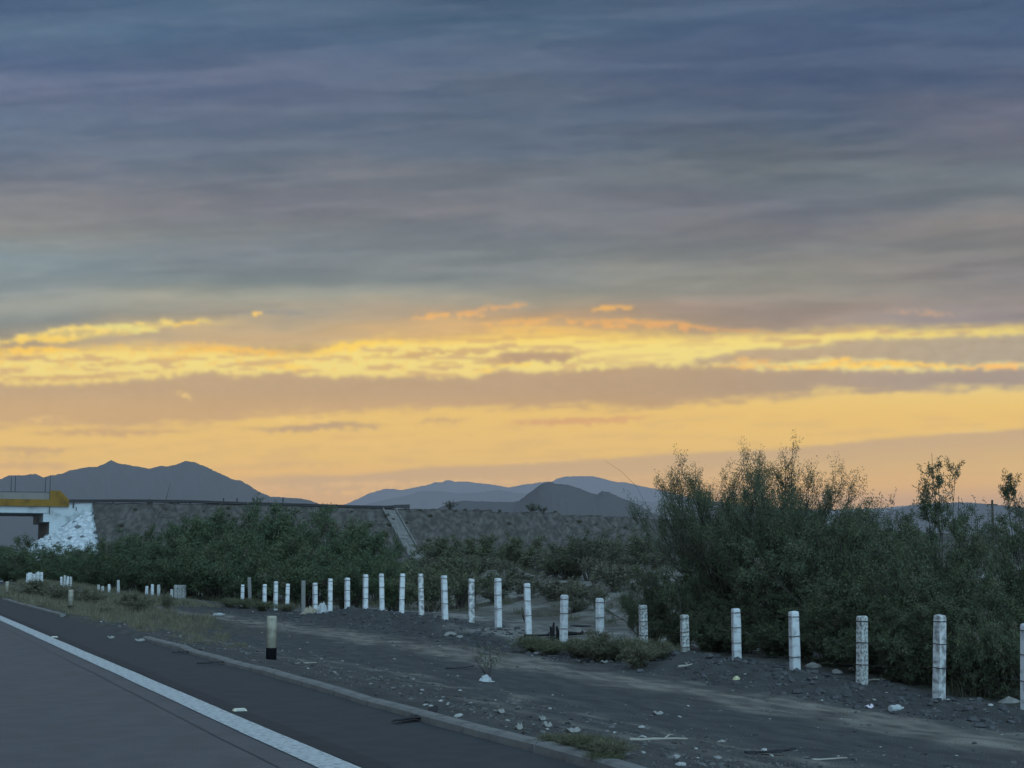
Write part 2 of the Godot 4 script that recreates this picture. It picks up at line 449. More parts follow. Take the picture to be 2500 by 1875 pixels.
func ground_color(x: float, z: float) -> Color:
	var shift := 14.0 - fence_x(z)
	var bx := x + shift * clampf((x - 4.5) / 6.0, 0.0, 1.0)
	var n := nz.get_noise_2d(x * 90.0 + 11.0, z * 35.0)
	var m := nz.get_noise_2d(x * 420.0, z * 170.0 + 77.0)
	var soil := Color(0.150, 0.146, 0.140)
	var dust := Color(0.40, 0.365, 0.31)
	var sand := Color(0.40, 0.38, 0.35)
	var berm := Color(0.112, 0.110, 0.108)
	var c := soil
	# worn wheel track with dusty edges
	c = c.lerp(Color(0.146, 0.146, 0.146), sm(6.0, 7.2, bx + n) * sm(10.2, 9.0, bx + n))
	var streak := exp(-pow((bx - 10.5 - n * 1.0 - 0.02 * (z + 30.0)) / 0.65, 2.0)) + 0.55 * exp(-pow((bx - 7.1 - n * 0.9) / 0.22, 2.0)) * sm(-28.0, -22.0, z) + 0.5 * exp(-pow((bx - 6.4 + n * 0.9) / 0.3, 2.0)) * sm(-0.1, 0.3, n)
	c = c.lerp(dust, clampf(streak * (0.75 + m * 0.9), 0.0, 0.85))
	var open := sm(-36.0, -33.5, z) * sm(-26.5, -28.5, z)
	c = c.lerp(berm, sm(11.5, 12.3, bx + n * 0.5) * sm(14.3 - open * 1.2, 13.7 - open * 1.2, bx + n * 0.6) * (0.75 + 0.25 * m))
	c = c.lerp(sand, open * sm(12.6, 13.2, bx + n * 0.8) * sm(15.0, 14.4, bx) * 0.9)
	c = c.lerp(sand, sm(14.2, 15.0, bx + n * 0.8) * sm(23.0, 19.0, bx) * clampf(0.65 + m * 0.9 + n * 0.5, 0.0, 1.0) * sm(-22.0, -26.0, z))
	c = c.lerp(Color(0.11, 0.105, 0.085), sm(14.2, 15.0, bx) * sm(-26.0, -22.0, z))
	c = c.lerp(Color(0.19, 0.175, 0.145), sm(19.0, 23.0, bx) * 0.9)
	c = c.lerp(sand, sm(20.0, 26.0, bx) * sm(-0.08, 0.16, n + m * 0.3))
	# verge towards the bridge: straw and dry stalks cover the soil
	c = c.lerp(Color(0.15, 0.14, 0.105), sm(-30.0, -46.0, z) * sm(10.5, 8.5, bx) * clampf(0.7 + n + m * 0.5, 0.0, 1.0))
	var k := 1.0 + m * 0.35
	return Color(c.r * k, c.g * k, c.b * k)

func axis(stops: Array) -> PackedFloat32Array:
	# stops: [from, step] ... the last one only ends the axis
	var out := PackedFloat32Array()
	for i in stops.size() - 1:
		var a: float = stops[i][0]
		var b: float = stops[i + 1][0]
		var n := maxi(1, int(round((b - a) / stops[i][1])))
		for k in n: out.append(a + (b - a) * k / n)
	out.append(stops[-1][0])
	return out

func grid(xs: PackedFloat32Array, zs: PackedFloat32Array, h: Callable, col = null) -> ArrayMesh:
	var v := PackedVector3Array()
	var c := PackedColorArray()
	var idx := PackedInt32Array()
	var nx := xs.size()
	for z in zs:
		for x in xs:
			v.append(Vector3(x, h.call(x, z), z))
			if col != null: c.append(col.call(x, z))
	var nrm := PackedVector3Array()
	nrm.resize(v.size())
	for j in zs.size():
		for i in nx:
			var a := v[j * nx + mini(i + 1, nx - 1)] - v[j * nx + maxi(i - 1, 0)]
			var b := v[mini(j + 1, zs.size() - 1) * nx + i] - v[maxi(j - 1, 0) * nx + i]
			var n := b.cross(a).normalized()
			nrm[j * nx + i] = n if n.y > 0.0 else -n
	for j in zs.size() - 1:
		for i in nx - 1:
			var p := j * nx + i
			idx.append_array([p, p + 1, p + nx, p + 1, p + nx + 1, p + nx])
	return mesh_of(v, idx, c if col != null else null, nrm)

func strip(x0: float, x1: float, y: float, za: float, zb: float, wob: float, step := 0.5) -> ArrayMesh:
	# a sheet along the road whose edges waver by wob
	var v := PackedVector3Array()
	var idx := PackedInt32Array()
	var nrm := PackedVector3Array()
	var z := za
	while z >= zb:
		var w := nz.get_noise_2d(z * 55.0, x0 * 37.0) * wob
		var u := nz.get_noise_2d(z * 55.0, x1 * 37.0 + 9.0) * wob
		v.append(Vector3(x0 + w, y, z))
		v.append(Vector3(x1 + u, y, z))
		nrm.append(Vector3.UP)
		nrm.append(Vector3.UP)
		z -= step if z > -70.0 else step * 6.0
	for k in range(0, v.size() - 3, 2):
		idx.append_array([k, k + 2, k + 1, k + 1, k + 2, k + 3])
	return mesh_of(v, idx, null, nrm)

# ---------------------------------------------------------------- plants
func sprig(s: Shape, p: Vector3, dir: Vector3, length: float, width: float, c: Color) -> void:
	var side := dir.cross(Vector3(rng.randf_range(-1, 1), rng.randf_range(-1, 1), rng.randf_range(-1, 1))).normalized() * width * 0.5
	var n := s.v.size()
	var mid := p + dir * length * 0.45
	s.v.append_array([p, mid + side, p + dir * length, mid - side])
	s.c.append_array([c, c, c, c])
	s.i.append_array([n, n + 1, n + 2, n, n + 2, n + 3])

func unit() -> Vector3:
	var v := Vector3(rng.randfn(), rng.randfn(), rng.randfn())
	return v.normalized()

# q: height, radius, stems, branches, twigs, sprigs, sprig length and width, lean (0 upright .. 1 wide), droop, two colours, low (share of the stem that is bare)
func shrub(q: Dictionary, seed_: int) -> Array:
	rng.seed = seed_
	var wood := Shape.new()
	var leaf := Shape.new()
	for i in q.stems:
		var az: float = TAU * (i + rng.randf()) / q.stems
		var out := sqrt(rng.randf())
		var lean: float = q.lean * out
		var tip := Vector3(cos(az) * q.radius * lean, q.height * rng.randf_range(0.72, 1.0) * (1.0 - 0.42 * lean * lean), sin(az) * q.radius * lean)
		var root: Vector3 = Vector3(cos(az), 0, sin(az)) * 0.12 * out * q.radius
		var bow: Vector3 = Vector3(tip.x * 0.30, tip.y * 0.62, tip.z * 0.30) + unit() * 0.10 * q.radius
		var pts := []
		var rad := []
		for k in 6:
			var t := k / 5.0
			pts.append(root.lerp(bow, t).lerp(bow.lerp(tip, t), t) + (unit() * 0.02 * q.height if k > 0 else Vector3.DOWN * 0.1))
			rad.append(lerpf(q.wood, q.wood * 0.16, t))
		wood.tube(pts, rad, 4)
		for b in q.branches:
			var t: float = lerpf(q.low, 1.0, pow(rng.randf(), q.get("tip", 1.0)))
			var k := mini(int(t * 5.0), 4)
			var at: Vector3 = (pts[k] as Vector3).lerp(pts[k + 1], t * 5.0 - k)
			var along: Vector3 = (pts[k + 1] - pts[k]).normalized()
			var dir: Vector3 = (along * 0.7 + unit() * 0.85 + Vector3(at.x, 0.15 * q.height, at.z) * (0.30 / q.radius) + Vector3.UP * q.rise).normalized()
			var bl: float = q.radius * rng.randf_range(0.16, 0.38) * (1.25 - 0.5 * t)
			var bend := unit() * bl * 0.18
			wood.tube([at, at + dir * bl * 0.5 + bend, at + dir * bl], [q.wood * 0.3, q.wood * 0.2, q.wood * 0.08], 3)
			var olive := rng.randf() * 0.45
			var dead := rng.randf() < 0.06
			for w in q.twigs:
				if dead and w > 1: break
				var u := rng.randf_range(0.15, 1.0)
				var o: Vector3 = at + dir * bl * u + bend * (1.0 - absf(u * 2.0 - 1.0))
				var td: Vector3 = (dir * 0.8 + unit() * 0.9 + Vector3.UP * (q.rise - q.droop)).normalized()
				var tl: float = bl * rng.randf_range(0.35, 0.75)
				for g in q.sprigs:
					var e := rng.randf()
					var sd: Vector3 = (td * 0.6 + unit() + Vector3.DOWN * q.droop * 0.5).normalized()
					var mix := rng.randf()
					var c: Color = (q.dark as Color).lerp(q.light, mix * mix * 0.6 + 0.4 * (w % 3) / 2.0 * mix).lerp(Color(0.15, 0.13, 0.10) if dead else Color(0.12, 0.128, 0.068), 0.9 if dead else olive)
					sprig(leaf, o + td * tl * e + unit() * 0.02 * q.height * q.fuzz, sd, q.len * rng.randf_range(0.6, 1.3), q.wid * rng.randf_range(0.7, 1.3), c)
	return [wood.mesh(), leaf.mesh(true)]

func plant(called: String, meshes: Array, at: Vector3, size: Vector3, turn: float, label: String, category: String, group: String, trunk := "trunk", crown := "crown") -> Node3D:
	var o := thing(called, at, label, category, group)
	o.rotation.y = turn
	o.scale = size
	part(trunk, meshes[0], M.bark, o)
	part(crown, meshes[1], M.leaf, o)
	return o

func tuft(blades: int, height: float, spread: float, dark: Color, light: Color, seed_: int, width := 0.008) -> ArrayMesh:
	rng.seed = seed_
	var s := Shape.new()
	for k in blades:
		var a := rng.randf() * TAU
		var r := sqrt(rng.randf()) * spread * 0.45
		var p := Vector3(cos(a) * r, -0.02, sin(a) * r)
		var lean := Vector3(cos(a + rng.randfn() * 0.8), 0, sin(a + rng.randfn() * 0.8)) * rng.randf_range(0.1, 0.9)
		var h := height * rng.randf_range(0.45, 1.0)
		var mid := p + (Vector3.UP + lean * 0.35) * h * 0.55
		var tip := p + Vector3.UP * h * (1.0 - 0.3 * lean.length()) + lean * h * 0.6
		var side := (tip - p).cross(unit()).normalized() * width * 0.5
		var c := dark.lerp(light, rng.randf())
		var n := s.v.size()
		s.v.append_array([p - side, p + side, mid - side * 0.8, mid + side * 0.8, tip])
		for j in 5: s.c.append(c)
		s.i.append_array([n, n + 1, n + 2, n + 2, n + 1, n + 3, n + 2, n + 3, n + 4])
	return s.mesh(true)

func scatter(called: String, mesh: Mesh, m: Material, places: Array, label: String, category: String) -> void:
	# places: [Transform3D, Color]
	var mm := MultiMesh.new()
	mm.transform_format = MultiMesh.TRANSFORM_3D
	mm.use_colors = true
	mm.mesh = mesh
	mm.instance_count = places.size()
	for k in places.size():
		mm.set_instance_transform(k, places[k][0])
		mm.set_instance_color(k, places[k][1])
	var o := MultiMeshInstance3D.new()
	o.name = numbered(called)
	o.multimesh = mm
	o.material_override = m
	add_child(o)
	tag(o, label, category, "", "stuff")

# ---------------------------------------------------------------- small things
func rock(seed_: int, size: Vector3, rough := 0.28, rings_ := 5, around := 8) -> ArrayMesh:
	rng.seed = seed_
	var s := Shape.new()
	var rs := []
	for k in rings_:
		var la := lerpf(-1.35, 1.35, float(k) / (rings_ - 1))
		var r := []
		for j in around:
			var an := TAU * j / around
			var f := 1.0 + rng.randf_range(-rough, rough)
			r.append(Vector3(cos(an) * cos(la) * f * size.x, sin(la) * (1.0 + rng.randf_range(-rough, rough) * 0.6) * size.y, sin(an) * cos(la) * f * size.z) * 0.5)
		rs.append(r)
	s.rings(rs)
	return s.mesh()

func bottle(seed_: int) -> ArrayMesh:
	# plastic bottle lying on its side along x, half crushed
	rng.seed = seed_
	var s := Shape.new()
	var prof := [[0.0, 0.025], [0.01, 0.034], [0.05, 0.036], [0.09, 0.032], [0.13, 0.036], [0.16, 0.034], [0.195, 0.018], [0.215, 0.013], [0.235, 0.013]]
	var rs := []
	for p in prof:
		var r := []
		for j in 10:
			var an := TAU * j / 10
			var f := 1.0 + rng.randf_range(-0.12, 0.12) * (1.0 if p[0] > 0.02 and p[0] < 0.17 else 0.0)
			r.append(Vector3(p[0], 0.034 + sin(an) * p[1] * f * 0.9, cos(an) * p[1] * f))
		rs.append(r)
	s.rings(rs)
	return s.mesh()

func crumple(seed_: int, size: Vector3) -> ArrayMesh:
	rng.seed = seed_
	var s := Shape.new()
	var n := 9
	var b := 0
	for j in n:
		for i in n:
			var u := i / (n - 1.0) * 2.0 - 1.0
			var w := j / (n - 1.0) * 2.0 - 1.0
			var hump := maxf(0.0, 1.0 - u * u * 0.8 - w * w * 0.8)
			s.v.append(Vector3(u * size.x + rng.randf_range(-1, 1) * size.x * 0.12, (hump * 0.55 + rng.randf() * 0.45 * sqrt(hump + 0.02)) * size.y, w * size.z + rng.randf_range(-1, 1) * size.z * 0.12) )
	for j in n - 1:
		for i in n - 1:
			b = j * n + i
			s.i.append_array([b, b + n, b + 1, b + 1, b + n, b + n + 1])
	# underside, so that the bag is closed
	var m := s.v.size()
	for j in n:
		for i in n:
			var p := s.v[j * n + i]
			s.v.append(Vector3(p.x, minf(p.y, 0.0) - 0.004, p.z))
	for j in n - 1:
		for i in n - 1:
			b = m + j * n + i
			s.i.append_array([b, b + 1, b + n, b + 1, b + n + 1, b + n])
	for k in n - 1:
		for e in [[k, k + 1], [(n - 1) * n + k, (n - 1) * n + k + 1], [k * n, (k + 1) * n], [k * n + n - 1, (k + 1) * n + n - 1]]:
			s.i.append_array([e[0], e[1], m + e[0], e[1], m + e[1], m + e[0]])
	return s.mesh()

func stick(seed_: int, length: float, radius: float, forks := 1) -> ArrayMesh:
	rng.seed = seed_
	var s := Shape.new()
	var pts := []
	var rad := []
	for k in 6:
		var t := k / 5.0
		pts.append(Vector3((t - 0.5) * length, radius + rng.randf_range(0.0, 0.02) * length, rng.randf_range(-0.06, 0.06) * length))
		rad.append(radius * lerpf(1.0, 0.45, t) * rng.randf_range(0.85, 1.15))
	s.tube(pts, rad, 6)
	for f in forks:
		var o: Vector3 = pts[3 - f]
		s.tube([o, o + Vector3(0.12, 0.05, 0.1 * (1 if f % 2 else -1)) * length, o + Vector3(0.22, 0.04, 0.2 * (1 if f % 2 else -1)) * length], [radius * 0.6, radius * 0.45, radius * 0.2], 5)
	return s.mesh()

func shred(seed_: int, length: float, width: float) -> ArrayMesh:
	# curled strip torn off a tyre: ribbed, thick, with a ragged end
	rng.seed = seed_
	var s := Shape.new()
	var rs := []
	for k in 9:
		var t := k / 8.0
		var w := width * (0.5 + 0.5 * sin(PI * clampf(t * 0.9 + 0.1, 0.0, 1.0))) * rng.randf_range(0.8, 1.15)
		var o := Vector3((t - 0.5) * length, 0.02 + 0.05 * t * t * length, 0.12 * sin(t * 2.6) * length)
		var th := 0.012
		r_append(rs, o, w, th, rng.randf_range(-0.25, 0.25))
	s.rings(rs)
	return s.mesh()

func r_append(rs: Array, o: Vector3, w: float, th: float, tilt: float) -> void:
	var a := Vector3(0, sin(tilt), cos(tilt)) * w * 0.5
	rs.append([o - a, o - a * 0.4 + Vector3.UP * th, o + a * 0.4 + Vector3.UP * th, o + a, o + a * 0.4 - Vector3.UP * th * 0.4, o - a * 0.4 - Vector3.UP * th * 0.4])

func paper(seed_: int, w: float, l: float) -> ArrayMesh:
	rng.seed = seed_
	var s := Shape.new()
	var rs := []
	for k in 6:
		var t := k / 5.0
		var y := 0.006 + (0.04 * pow(absf(t - 0.5) * 2.0, 2.0) + rng.randf() * 0.02) * l * 3.0
		var z := rng.randf_range(-0.08, 0.08) * w
		rs.append([Vector3((t - 0.5) * l, y, -w * 0.5 + z), Vector3((t - 0.5) * l, y + 0.015 + rng.randf() * 0.03, z), Vector3((t - 0.5) * l, y, w * 0.5 + z), Vector3((t - 0.5) * l, y - 0.004, w * 0.5 + z), Vector3((t - 0.5) * l, y + 0.011, z), Vector3((t - 0.5) * l, y - 0.004, -w * 0.5 + z)])
	s.rings(rs)
	return s.mesh()

func drop(called: String, mesh: Mesh, m: Material, px: float, py: float, turn: float, label: String, category: String, group := "") -> MeshInstance3D:
	var o := part(called, mesh, m)
	o.position = on_ground(px, py)
	if o.position.x < 4.25: o.position.y = 0.001
	o.rotation.y = turn
	tag(o, label, category, group)
	return o

# ---------------------------------------------------------------- fence
func post_mesh(h: float, seed_: int) -> ArrayMesh:
	rng.seed = seed_
	var s := Shape.new()
	var rs := []
	for lv in [[-0.35, 1.04, 0], [0.0, 1.03, 0], [h * 0.35, 1.01, 0], [h * 0.7, 1.0, 0], [h - 0.035, 0.98, 0], [h - 0.012, 0.92, 0], [h, 0.72, 0]]:
		var r := []
		var w: float = 0.071 * lv[1]
		var ch := 0.016
		for q in [[-w, -w + ch], [-w, w - ch], [-w + ch, w], [w - ch, w], [w, w - ch], [w, -w + ch], [w - ch, -w], [-w + ch, -w]]:
			r.append(Vector3(q[0] + rng.randf_range(-1, 1) * 0.003, lv[0] + rng.randf_range(-1, 1) * 0.004, q[1] + rng.randf_range(-1, 1) * 0.003))
		rs.append(r)
	s.rings(rs)
	return s.mesh()

func tie_mesh() -> ArrayMesh:
	var s := Shape.new()
	var pts := []
	var w := 0.079
	for q in [[-w, -w * 0.85], [-w, w * 0.85], [-w * 0.85, w], [w * 0.85, w], [w, w * 0.85], [w, -w * 0.85], [w * 0.85, -w], [-w * 0.85, -w], [-w, -w * 0.85]]:
		pts.append(Vector3(q[0], 0.004 * sin(q[0] * 90.0), q[1]))
	var rad := []
	for k in pts.size(): rad.append(0.006)
	s.tube(pts, rad, 5)
	return s.mesh()

func fence() -> void:
	# [pixel x of the post, pixel y of its top, look] along the fence line; x of the fence is known, so each gives a place and a height
	var s := 2500.0 / 2212.0
	var W := "white square concrete fence post with three dark wire ties, on the bare earth berm"
	var G := "white concrete fence post standing in low grass beside the leaning grey posts"
	var B := "white concrete fence post in the row along the berm between bushes and dirt track"
	var rows := [
		[2212.5, 1345, 0, 0.10, "white concrete fence post nearest to where the berm meets the large thorny bush"],
		[2022, 1327, 1, 0.11, "white fence post with two dark chips and a grey stained foot"], [1858, 1330, 2, 0.06, "mottled grey-white fence post with flaking paint and a stained foot"],
		[1715, 1320, 0, 0.055, "clean white fence post whose foot sits low behind a hump of dark soil"], [1590, 1314, 0, 0.04, "white fence post on a hump of pale earth, beside the first tall bush"],
		[1479, 1328, 2, 0.0, "blotchy fence post half hidden by branches of the tall bush"], [1390, 1307, 2, 0.0, "weathered white fence post behind dry yellowish grass clumps"],
		[1296, 1292, 0, 0.02, "white fence post in front of the pale sandy clearing"], [1217, 1285, 0, 0.02, "short white fence post beside the charred stump and burnt wood"], [1142, 1260, 0, 0.03, "white fence post with a dark stick leaning beside it"],
		[1077, 1249, 0, 0.02, W], [1018, 1250, 1, 0.02, W], [962, 1243, 0, 0.04, W], [911, 1239, 1, 0.03, B], [868, 1239, 0, 0.0, B], [826, 1239, 0, 0.03, B], [790, 1241, 0, 0.0, B], [751, 1248, 0, 0.0, B], [714, 1250, 0, 0.0, B],
		[682, 1259, 0, 0.02, "white fence post with rags and rubbish around its foot"], [656, 1254, 3, -0.03, "bare grey concrete post with a splayed foot near the rubbish"], [621, 1261, 0, 0.01, G], [596, 1256, 0, 0.01, G], [572, 1262, 0, 0.0, G],
		[542, 1247, 3, 0.08, "bare grey concrete post leaning in the grass"], [524, 1263, 0, 0.01, G]]
	var far := [[420, 1273], [390, 1263], [374, 1262], [359, 1266], [291, 1253], [269, 1262], [252, 1266], [243, 1263], [174, 1246], [166, 1245], [159, 1243], [152, 1246], [104, 1236], [99, 1236], [94, 1235], [90, 1237], [85, 1240], [81, 1239], [76, 1237], [71, 1237], [67, 1239]]
	var looks := [M.paint, M.paint_chipped, M.paint_mottled, M.concrete]
	var tops := []
	var tie := tie_mesh()
	for r in rows:
		var top := on_x(r[0] * s, r[1] * s, 14.0)
		var base := gh(14.0, top.z)
		var h := clampf(top.y - base, 0.62, 1.3)
		base = top.y - h
		var o := thing("fence_post", Vector3(14.0, base, top.z), r[4], "fence post", "concrete posts of the roadside fence")
		# leaning along the fence line, foot towards the road ahead of the lens
		o.rotation = Vector3(r[3] * 0.9 + rng.randf_range(-0.02, 0.02), rng.randf_range(-0.25, 0.25), r[3] * 0.5 + rng.randf_range(-0.025, 0.025))
		var shaft := part("shaft", post_mesh(h, int(r[0])), looks[r[2]], o)
		if r[2] != 3:
			for f in [0.075, 0.36, 0.66]:
				var t := part("wire_tie", tie, M.wire, shaft)
				t.position = Vector3(0, h - f * (1.12 if h > 0.95 else 0.9), 0)
				t.rotation = Vector3(rng.randf_range(-0.08, 0.08), 0, rng.randf_range(-0.08, 0.08))
			tops.append(Vector3(14.0 - 0.08, top.y, top.z))
	for r in far:
		var d := ray(r[0], HORIZON)
		# where the bearing meets the fence line, which bends in towards the bridge
		var k := d.x / -d.z
		var len_ := (14.0 + 64.0 * 0.087) / (k + 0.087)
		var at := Vector3(k * len_, 0, -len_)
		var top := EYE + ray(r[0], r[1] * s).y / -ray(r[0], r[1] * s).z * len_
		var h := clampf(top - gh(at.x, at.z), 0.8, 1.25)
		var o := thing("fence_post", Vector3(at.x, top - h, at.z), "distant white concrete fence post showing between the bushes before the bridge", "fence post", "distant fence posts towards the bridge")
		part("shaft", post_mesh(h, int(r[0])), M.paint if r[0] % 3 else M.paint_mottled, o)
		o.rotation.z = rng.randf_range(-0.04, 0.04)
		tops.append(Vector3(at.x - 0.08, top, at.z))
	var names := ["topmost", "middle", "lowest"]
	for w in 3:
		var sh := Shape.new()
		for k in tops.size() - 1:
			if k > 24: break
			var a: Vector3 = tops[k] - Vector3(0, [0.08, 0.40, 0.74][w], 0)
			var b: Vector3 = tops[k + 1] - Vector3(0, [0.08, 0.40, 0.74][w], 0)
			var sag := Vector3.DOWN * rng.randf_range(0.01, 0.05)
			sh.tube([a, a.lerp(b, 0.5) + sag, b], [0.003, 0.003, 0.003], 4)
		var o := part("fence_wire", sh.mesh(), M.wire)
		tag(o, "%s of three dark wires strung between the concrete fence posts" % names[w], "wire", "wires of the roadside fence")

func delineator(at: Vector3, label: String) -> void:
	var o := thing("road_delineator", at, label, "road marker", "delineator posts along the kerb")
	var sh := Shape.new()
	var make := func(a, b, r, bev):
		var s2 := Shape.new()
		var rs := []
		for lv in ([[a, r], [b - bev, r], [b - bev * 0.3, r * 0.93], [b, r * 0.78]] if bev > 0.0 else [[a, r], [b, r]]):
			var ring := []
			for j in 20: ring.append(Vector3(cos(TAU * j / 20) * lv[1], lv[0], -sin(TAU * j / 20) * lv[1]))
			rs.append(ring)
		s2.rings(rs)
		return s2
	part("shaft", smooth_mesh(make.call(0.165, 0.61, 0.071, 0.02)), M.dull_paint, o)
	part("black_base", smooth_mesh(make.call(-0.2, 0.168, 0.0735, 0.0)), M.black_paint, o)

func mountain(called: String, prof: Array, dist: float, depth: float, seed_: int, label: String, albedo: Color) -> void:
	# prof: ridge line in photograph pixels; the ridge stands dist metres away and slopes to both sides
	var n := FastNoiseLite.new()
	n.seed = seed_
	n.frequency = 1.0
	n.fractal_octaves = 5
	n.fractal_type = FastNoiseLite.FRACTAL_RIDGED
	var v := PackedVector3Array()
	var idx := PackedInt32Array()
	var nrm := PackedVector3Array()
	var cols := 360
	var rows := 45
	var x0: float = prof[0][0]
	var x1: float = prof[-1][0]
	for j in rows:
		var t := (j / (rows - 1.0)) * 2.0 - 1.0
		for i in cols:
			var px := lerpf(x0, x1, i / (cols - 1.0))
			var py := curve(prof, px) + nr.get_noise_2d(px * 9.0, seed_ * 31.0) * 1.6
			var e := ray(px, py)
			var top_line := maxf(e.y / Vector2(e.x, e.z).length() * dist, 0.0)
			if absf(t) > 0.03:
				# the flanks run smoother than the ridge
				var k := minf(absf(t), 0.5) * 70.0
				py = (py + curve(prof, px - k) + curve(prof, px + k) + curve(prof, px - 2.0 * k) + curve(prof, px + 2.0 * k)) / 5.0
			var d := ray(px, py)
			var flat := Vector2(d.x, d.z).length()
			var crest := maxf(d.y / flat * dist, 0.0)
			var spur := n.get_noise_2d(px * 0.011 + t * 0.4, t * 1.1)
			var fall := pow(1.0 - absf(t), 0.85)
			var far := dist + t * depth
			var h := crest * fall * lerpf(1.0, 0.965 + 0.035 * spur, minf(1.0, absf(t) * 4.0))
			h = minf(h, top_line * far / dist * 0.985) if absf(t) > 0.001 else crest
			v.append(Vector3(d.x / flat * far, h + EYE - 8.0 * absf(t) - 1.0, d.z / flat * far))
	nrm.resize(v.size())
	for j in rows:
		for i in cols:
			var a := v[j * cols + mini(i + 1, cols - 1)] - v[j * cols + maxi(i - 1, 0)]
			var b := v[mini(j + 1, rows - 1) * cols + i] - v[maxi(j - 1, 0) * cols + i]
			var q := a.cross(b).normalized()
			nrm[j * cols + i] = q if q.y > 0.0 else -q
	for j in rows - 1:
		for i in cols - 1:
			var p := j * cols + i
			idx.append_array([p, p + cols, p + 1, p + 1, p + cols, p + cols + 1])
	var o := part(called, mesh_of(v, idx, null, nrm), mat(albedo, 1.0, 0.1))
	tag(o, label, "mountain", "", "structure")

const LEFT_RANGE := [[-420, 1240], [-250, 1215], [-120, 1190], [0, 1170], [22, 1160], [57, 1160], [85, 1156], [107, 1165], [124, 1160], [153, 1156], [170, 1148], [195, 1144], [215, 1140], [237, 1139], [254, 1132], [271, 1123], [288, 1131], [316, 1135], [339, 1139], [364, 1144], [379, 1140], [395, 1136], [404, 1139], [424, 1135], [438, 1131], [452, 1125], [475, 1128], [492, 1135], [506, 1140], [520, 1148], [542, 1157], [565, 1169], [588, 1173], [610, 1186], [622, 1194], [638, 1203], [661, 1212], [695, 1214], [729, 1216], [757, 1221], [774, 1228], [830, 1246], [900, 1262]]
const FAR_RANGE := [[760, 1262], [848, 1229], [881, 1214], [904, 1203], [938, 1194], [961, 1193], [978, 1197], [1011, 1190], [1040, 1185], [1062, 1177], [1079, 1177], [1093, 1171], [1110, 1176], [1136, 1175], [1164, 1179], [1198, 1182], [1243, 1190], [1278, 1183], [1323, 1177], [1346, 1176], [1363, 1167], [1386, 1163], [1448, 1162], [1476, 1169], [1504, 1177], [1527, 1177], [1561, 1186], [1612, 1195], [1680, 1214], [1800, 1232], [2000, 1245], [2150, 1240], [2260, 1230], [2380, 1232], [2500, 1242], [2800, 1255]]
const MID_RANGE := [[820, 1262], [870, 1238], [930, 1222], [985, 1212], [1030, 1198], [1075, 1199], [1120, 1204], [1170, 1202], [1220, 1196], [1262, 1204], [1330, 1210], [1420, 1214], [1560, 1222], [1700, 1240], [1850, 1262]]
const NEAR_HILL := [[1010, 1262], [1050, 1247], [1085, 1234], [1108, 1225], [1130, 1221], [1165, 1223], [1204, 1224], [1250, 1225], [1267, 1222], [1295, 1200], [1323, 1180], [1343, 1175], [1357, 1180], [1386, 1183], [1414, 1191], [1442, 1203], [1459, 1206], [1470, 1198], [1487, 1201], [1515, 1214], [1544, 1225], [1566, 1234], [1578, 1245], [1620, 1262]]
const RIGHT_HILL := [[2120, 1262], [2180, 1245], [2230, 1232], [2290, 1227], [2360, 1226], [2420, 1231], [2470, 1236], [2520, 1240], [2600, 1250], [2750, 1262]]

const BANK_TOP := [[19, 7.35], [35, 7.5], [52, 7.25], [66, 6.95], [80, 6.5], [100, 5.9], [130, 4.9], [180, 3.2], [240, 0.8]]

func bank_top(x: float) -> float:
	return curve(BANK_TOP, x) + nz.get_noise_2d(x * 160.0, 5.0) * 0.45 * sm(50.0, 58.0, x)

func bank_height(x: float, z: float) -> float:
	# the ramp's cross-section: toe, slope facing the road, flat top, far slope
	var top := bank_top(x)
	var n := nz.get_noise_2d(x * 40.0, z * 40.0)
	var m := nr.get_noise_2d(x * 30.0, z * 14.0)
	var y := top
	if z > -154.0:
		var run := z + 154.0
		y = top - run * 0.66 + (n * 0.35 + m * 0.22) * sm(0.2, 2.0, run)
		# rills washed into the face
		y -= 0.22 * absf(nz.get_noise_2d(x * 150.0, z * 14.0)) * sm(0.5, 2.5, run)
	elif z < -166.0:
		y = top - (-166.0 - z) * 0.66
	else:
		y += n * 0.05 + m * 0.10 * sm(-154.6, -154.0, z)
	return y

func bank_color(x: float, z: float) -> Color:
	var n := nz.get_noise_2d(x * 170.0 + 5.0, z * 120.0)
	var m := nr.get_noise_2d(x * 90.0, z * 70.0)
	var c := Color(0.125, 0.115, 0.105).lerp(Color(0.235, 0.215, 0.195), clampf(0.45 + n * 1.1 + nz.get_noise_2d(x * 700.0, z * 500.0) * 1.0, 0.0, 1.0))
	c = c.lerp(Color(0.085, 0.083, 0.075), sm(0.12, 0.40, m + n * 0.3) * 0.6)
	return c

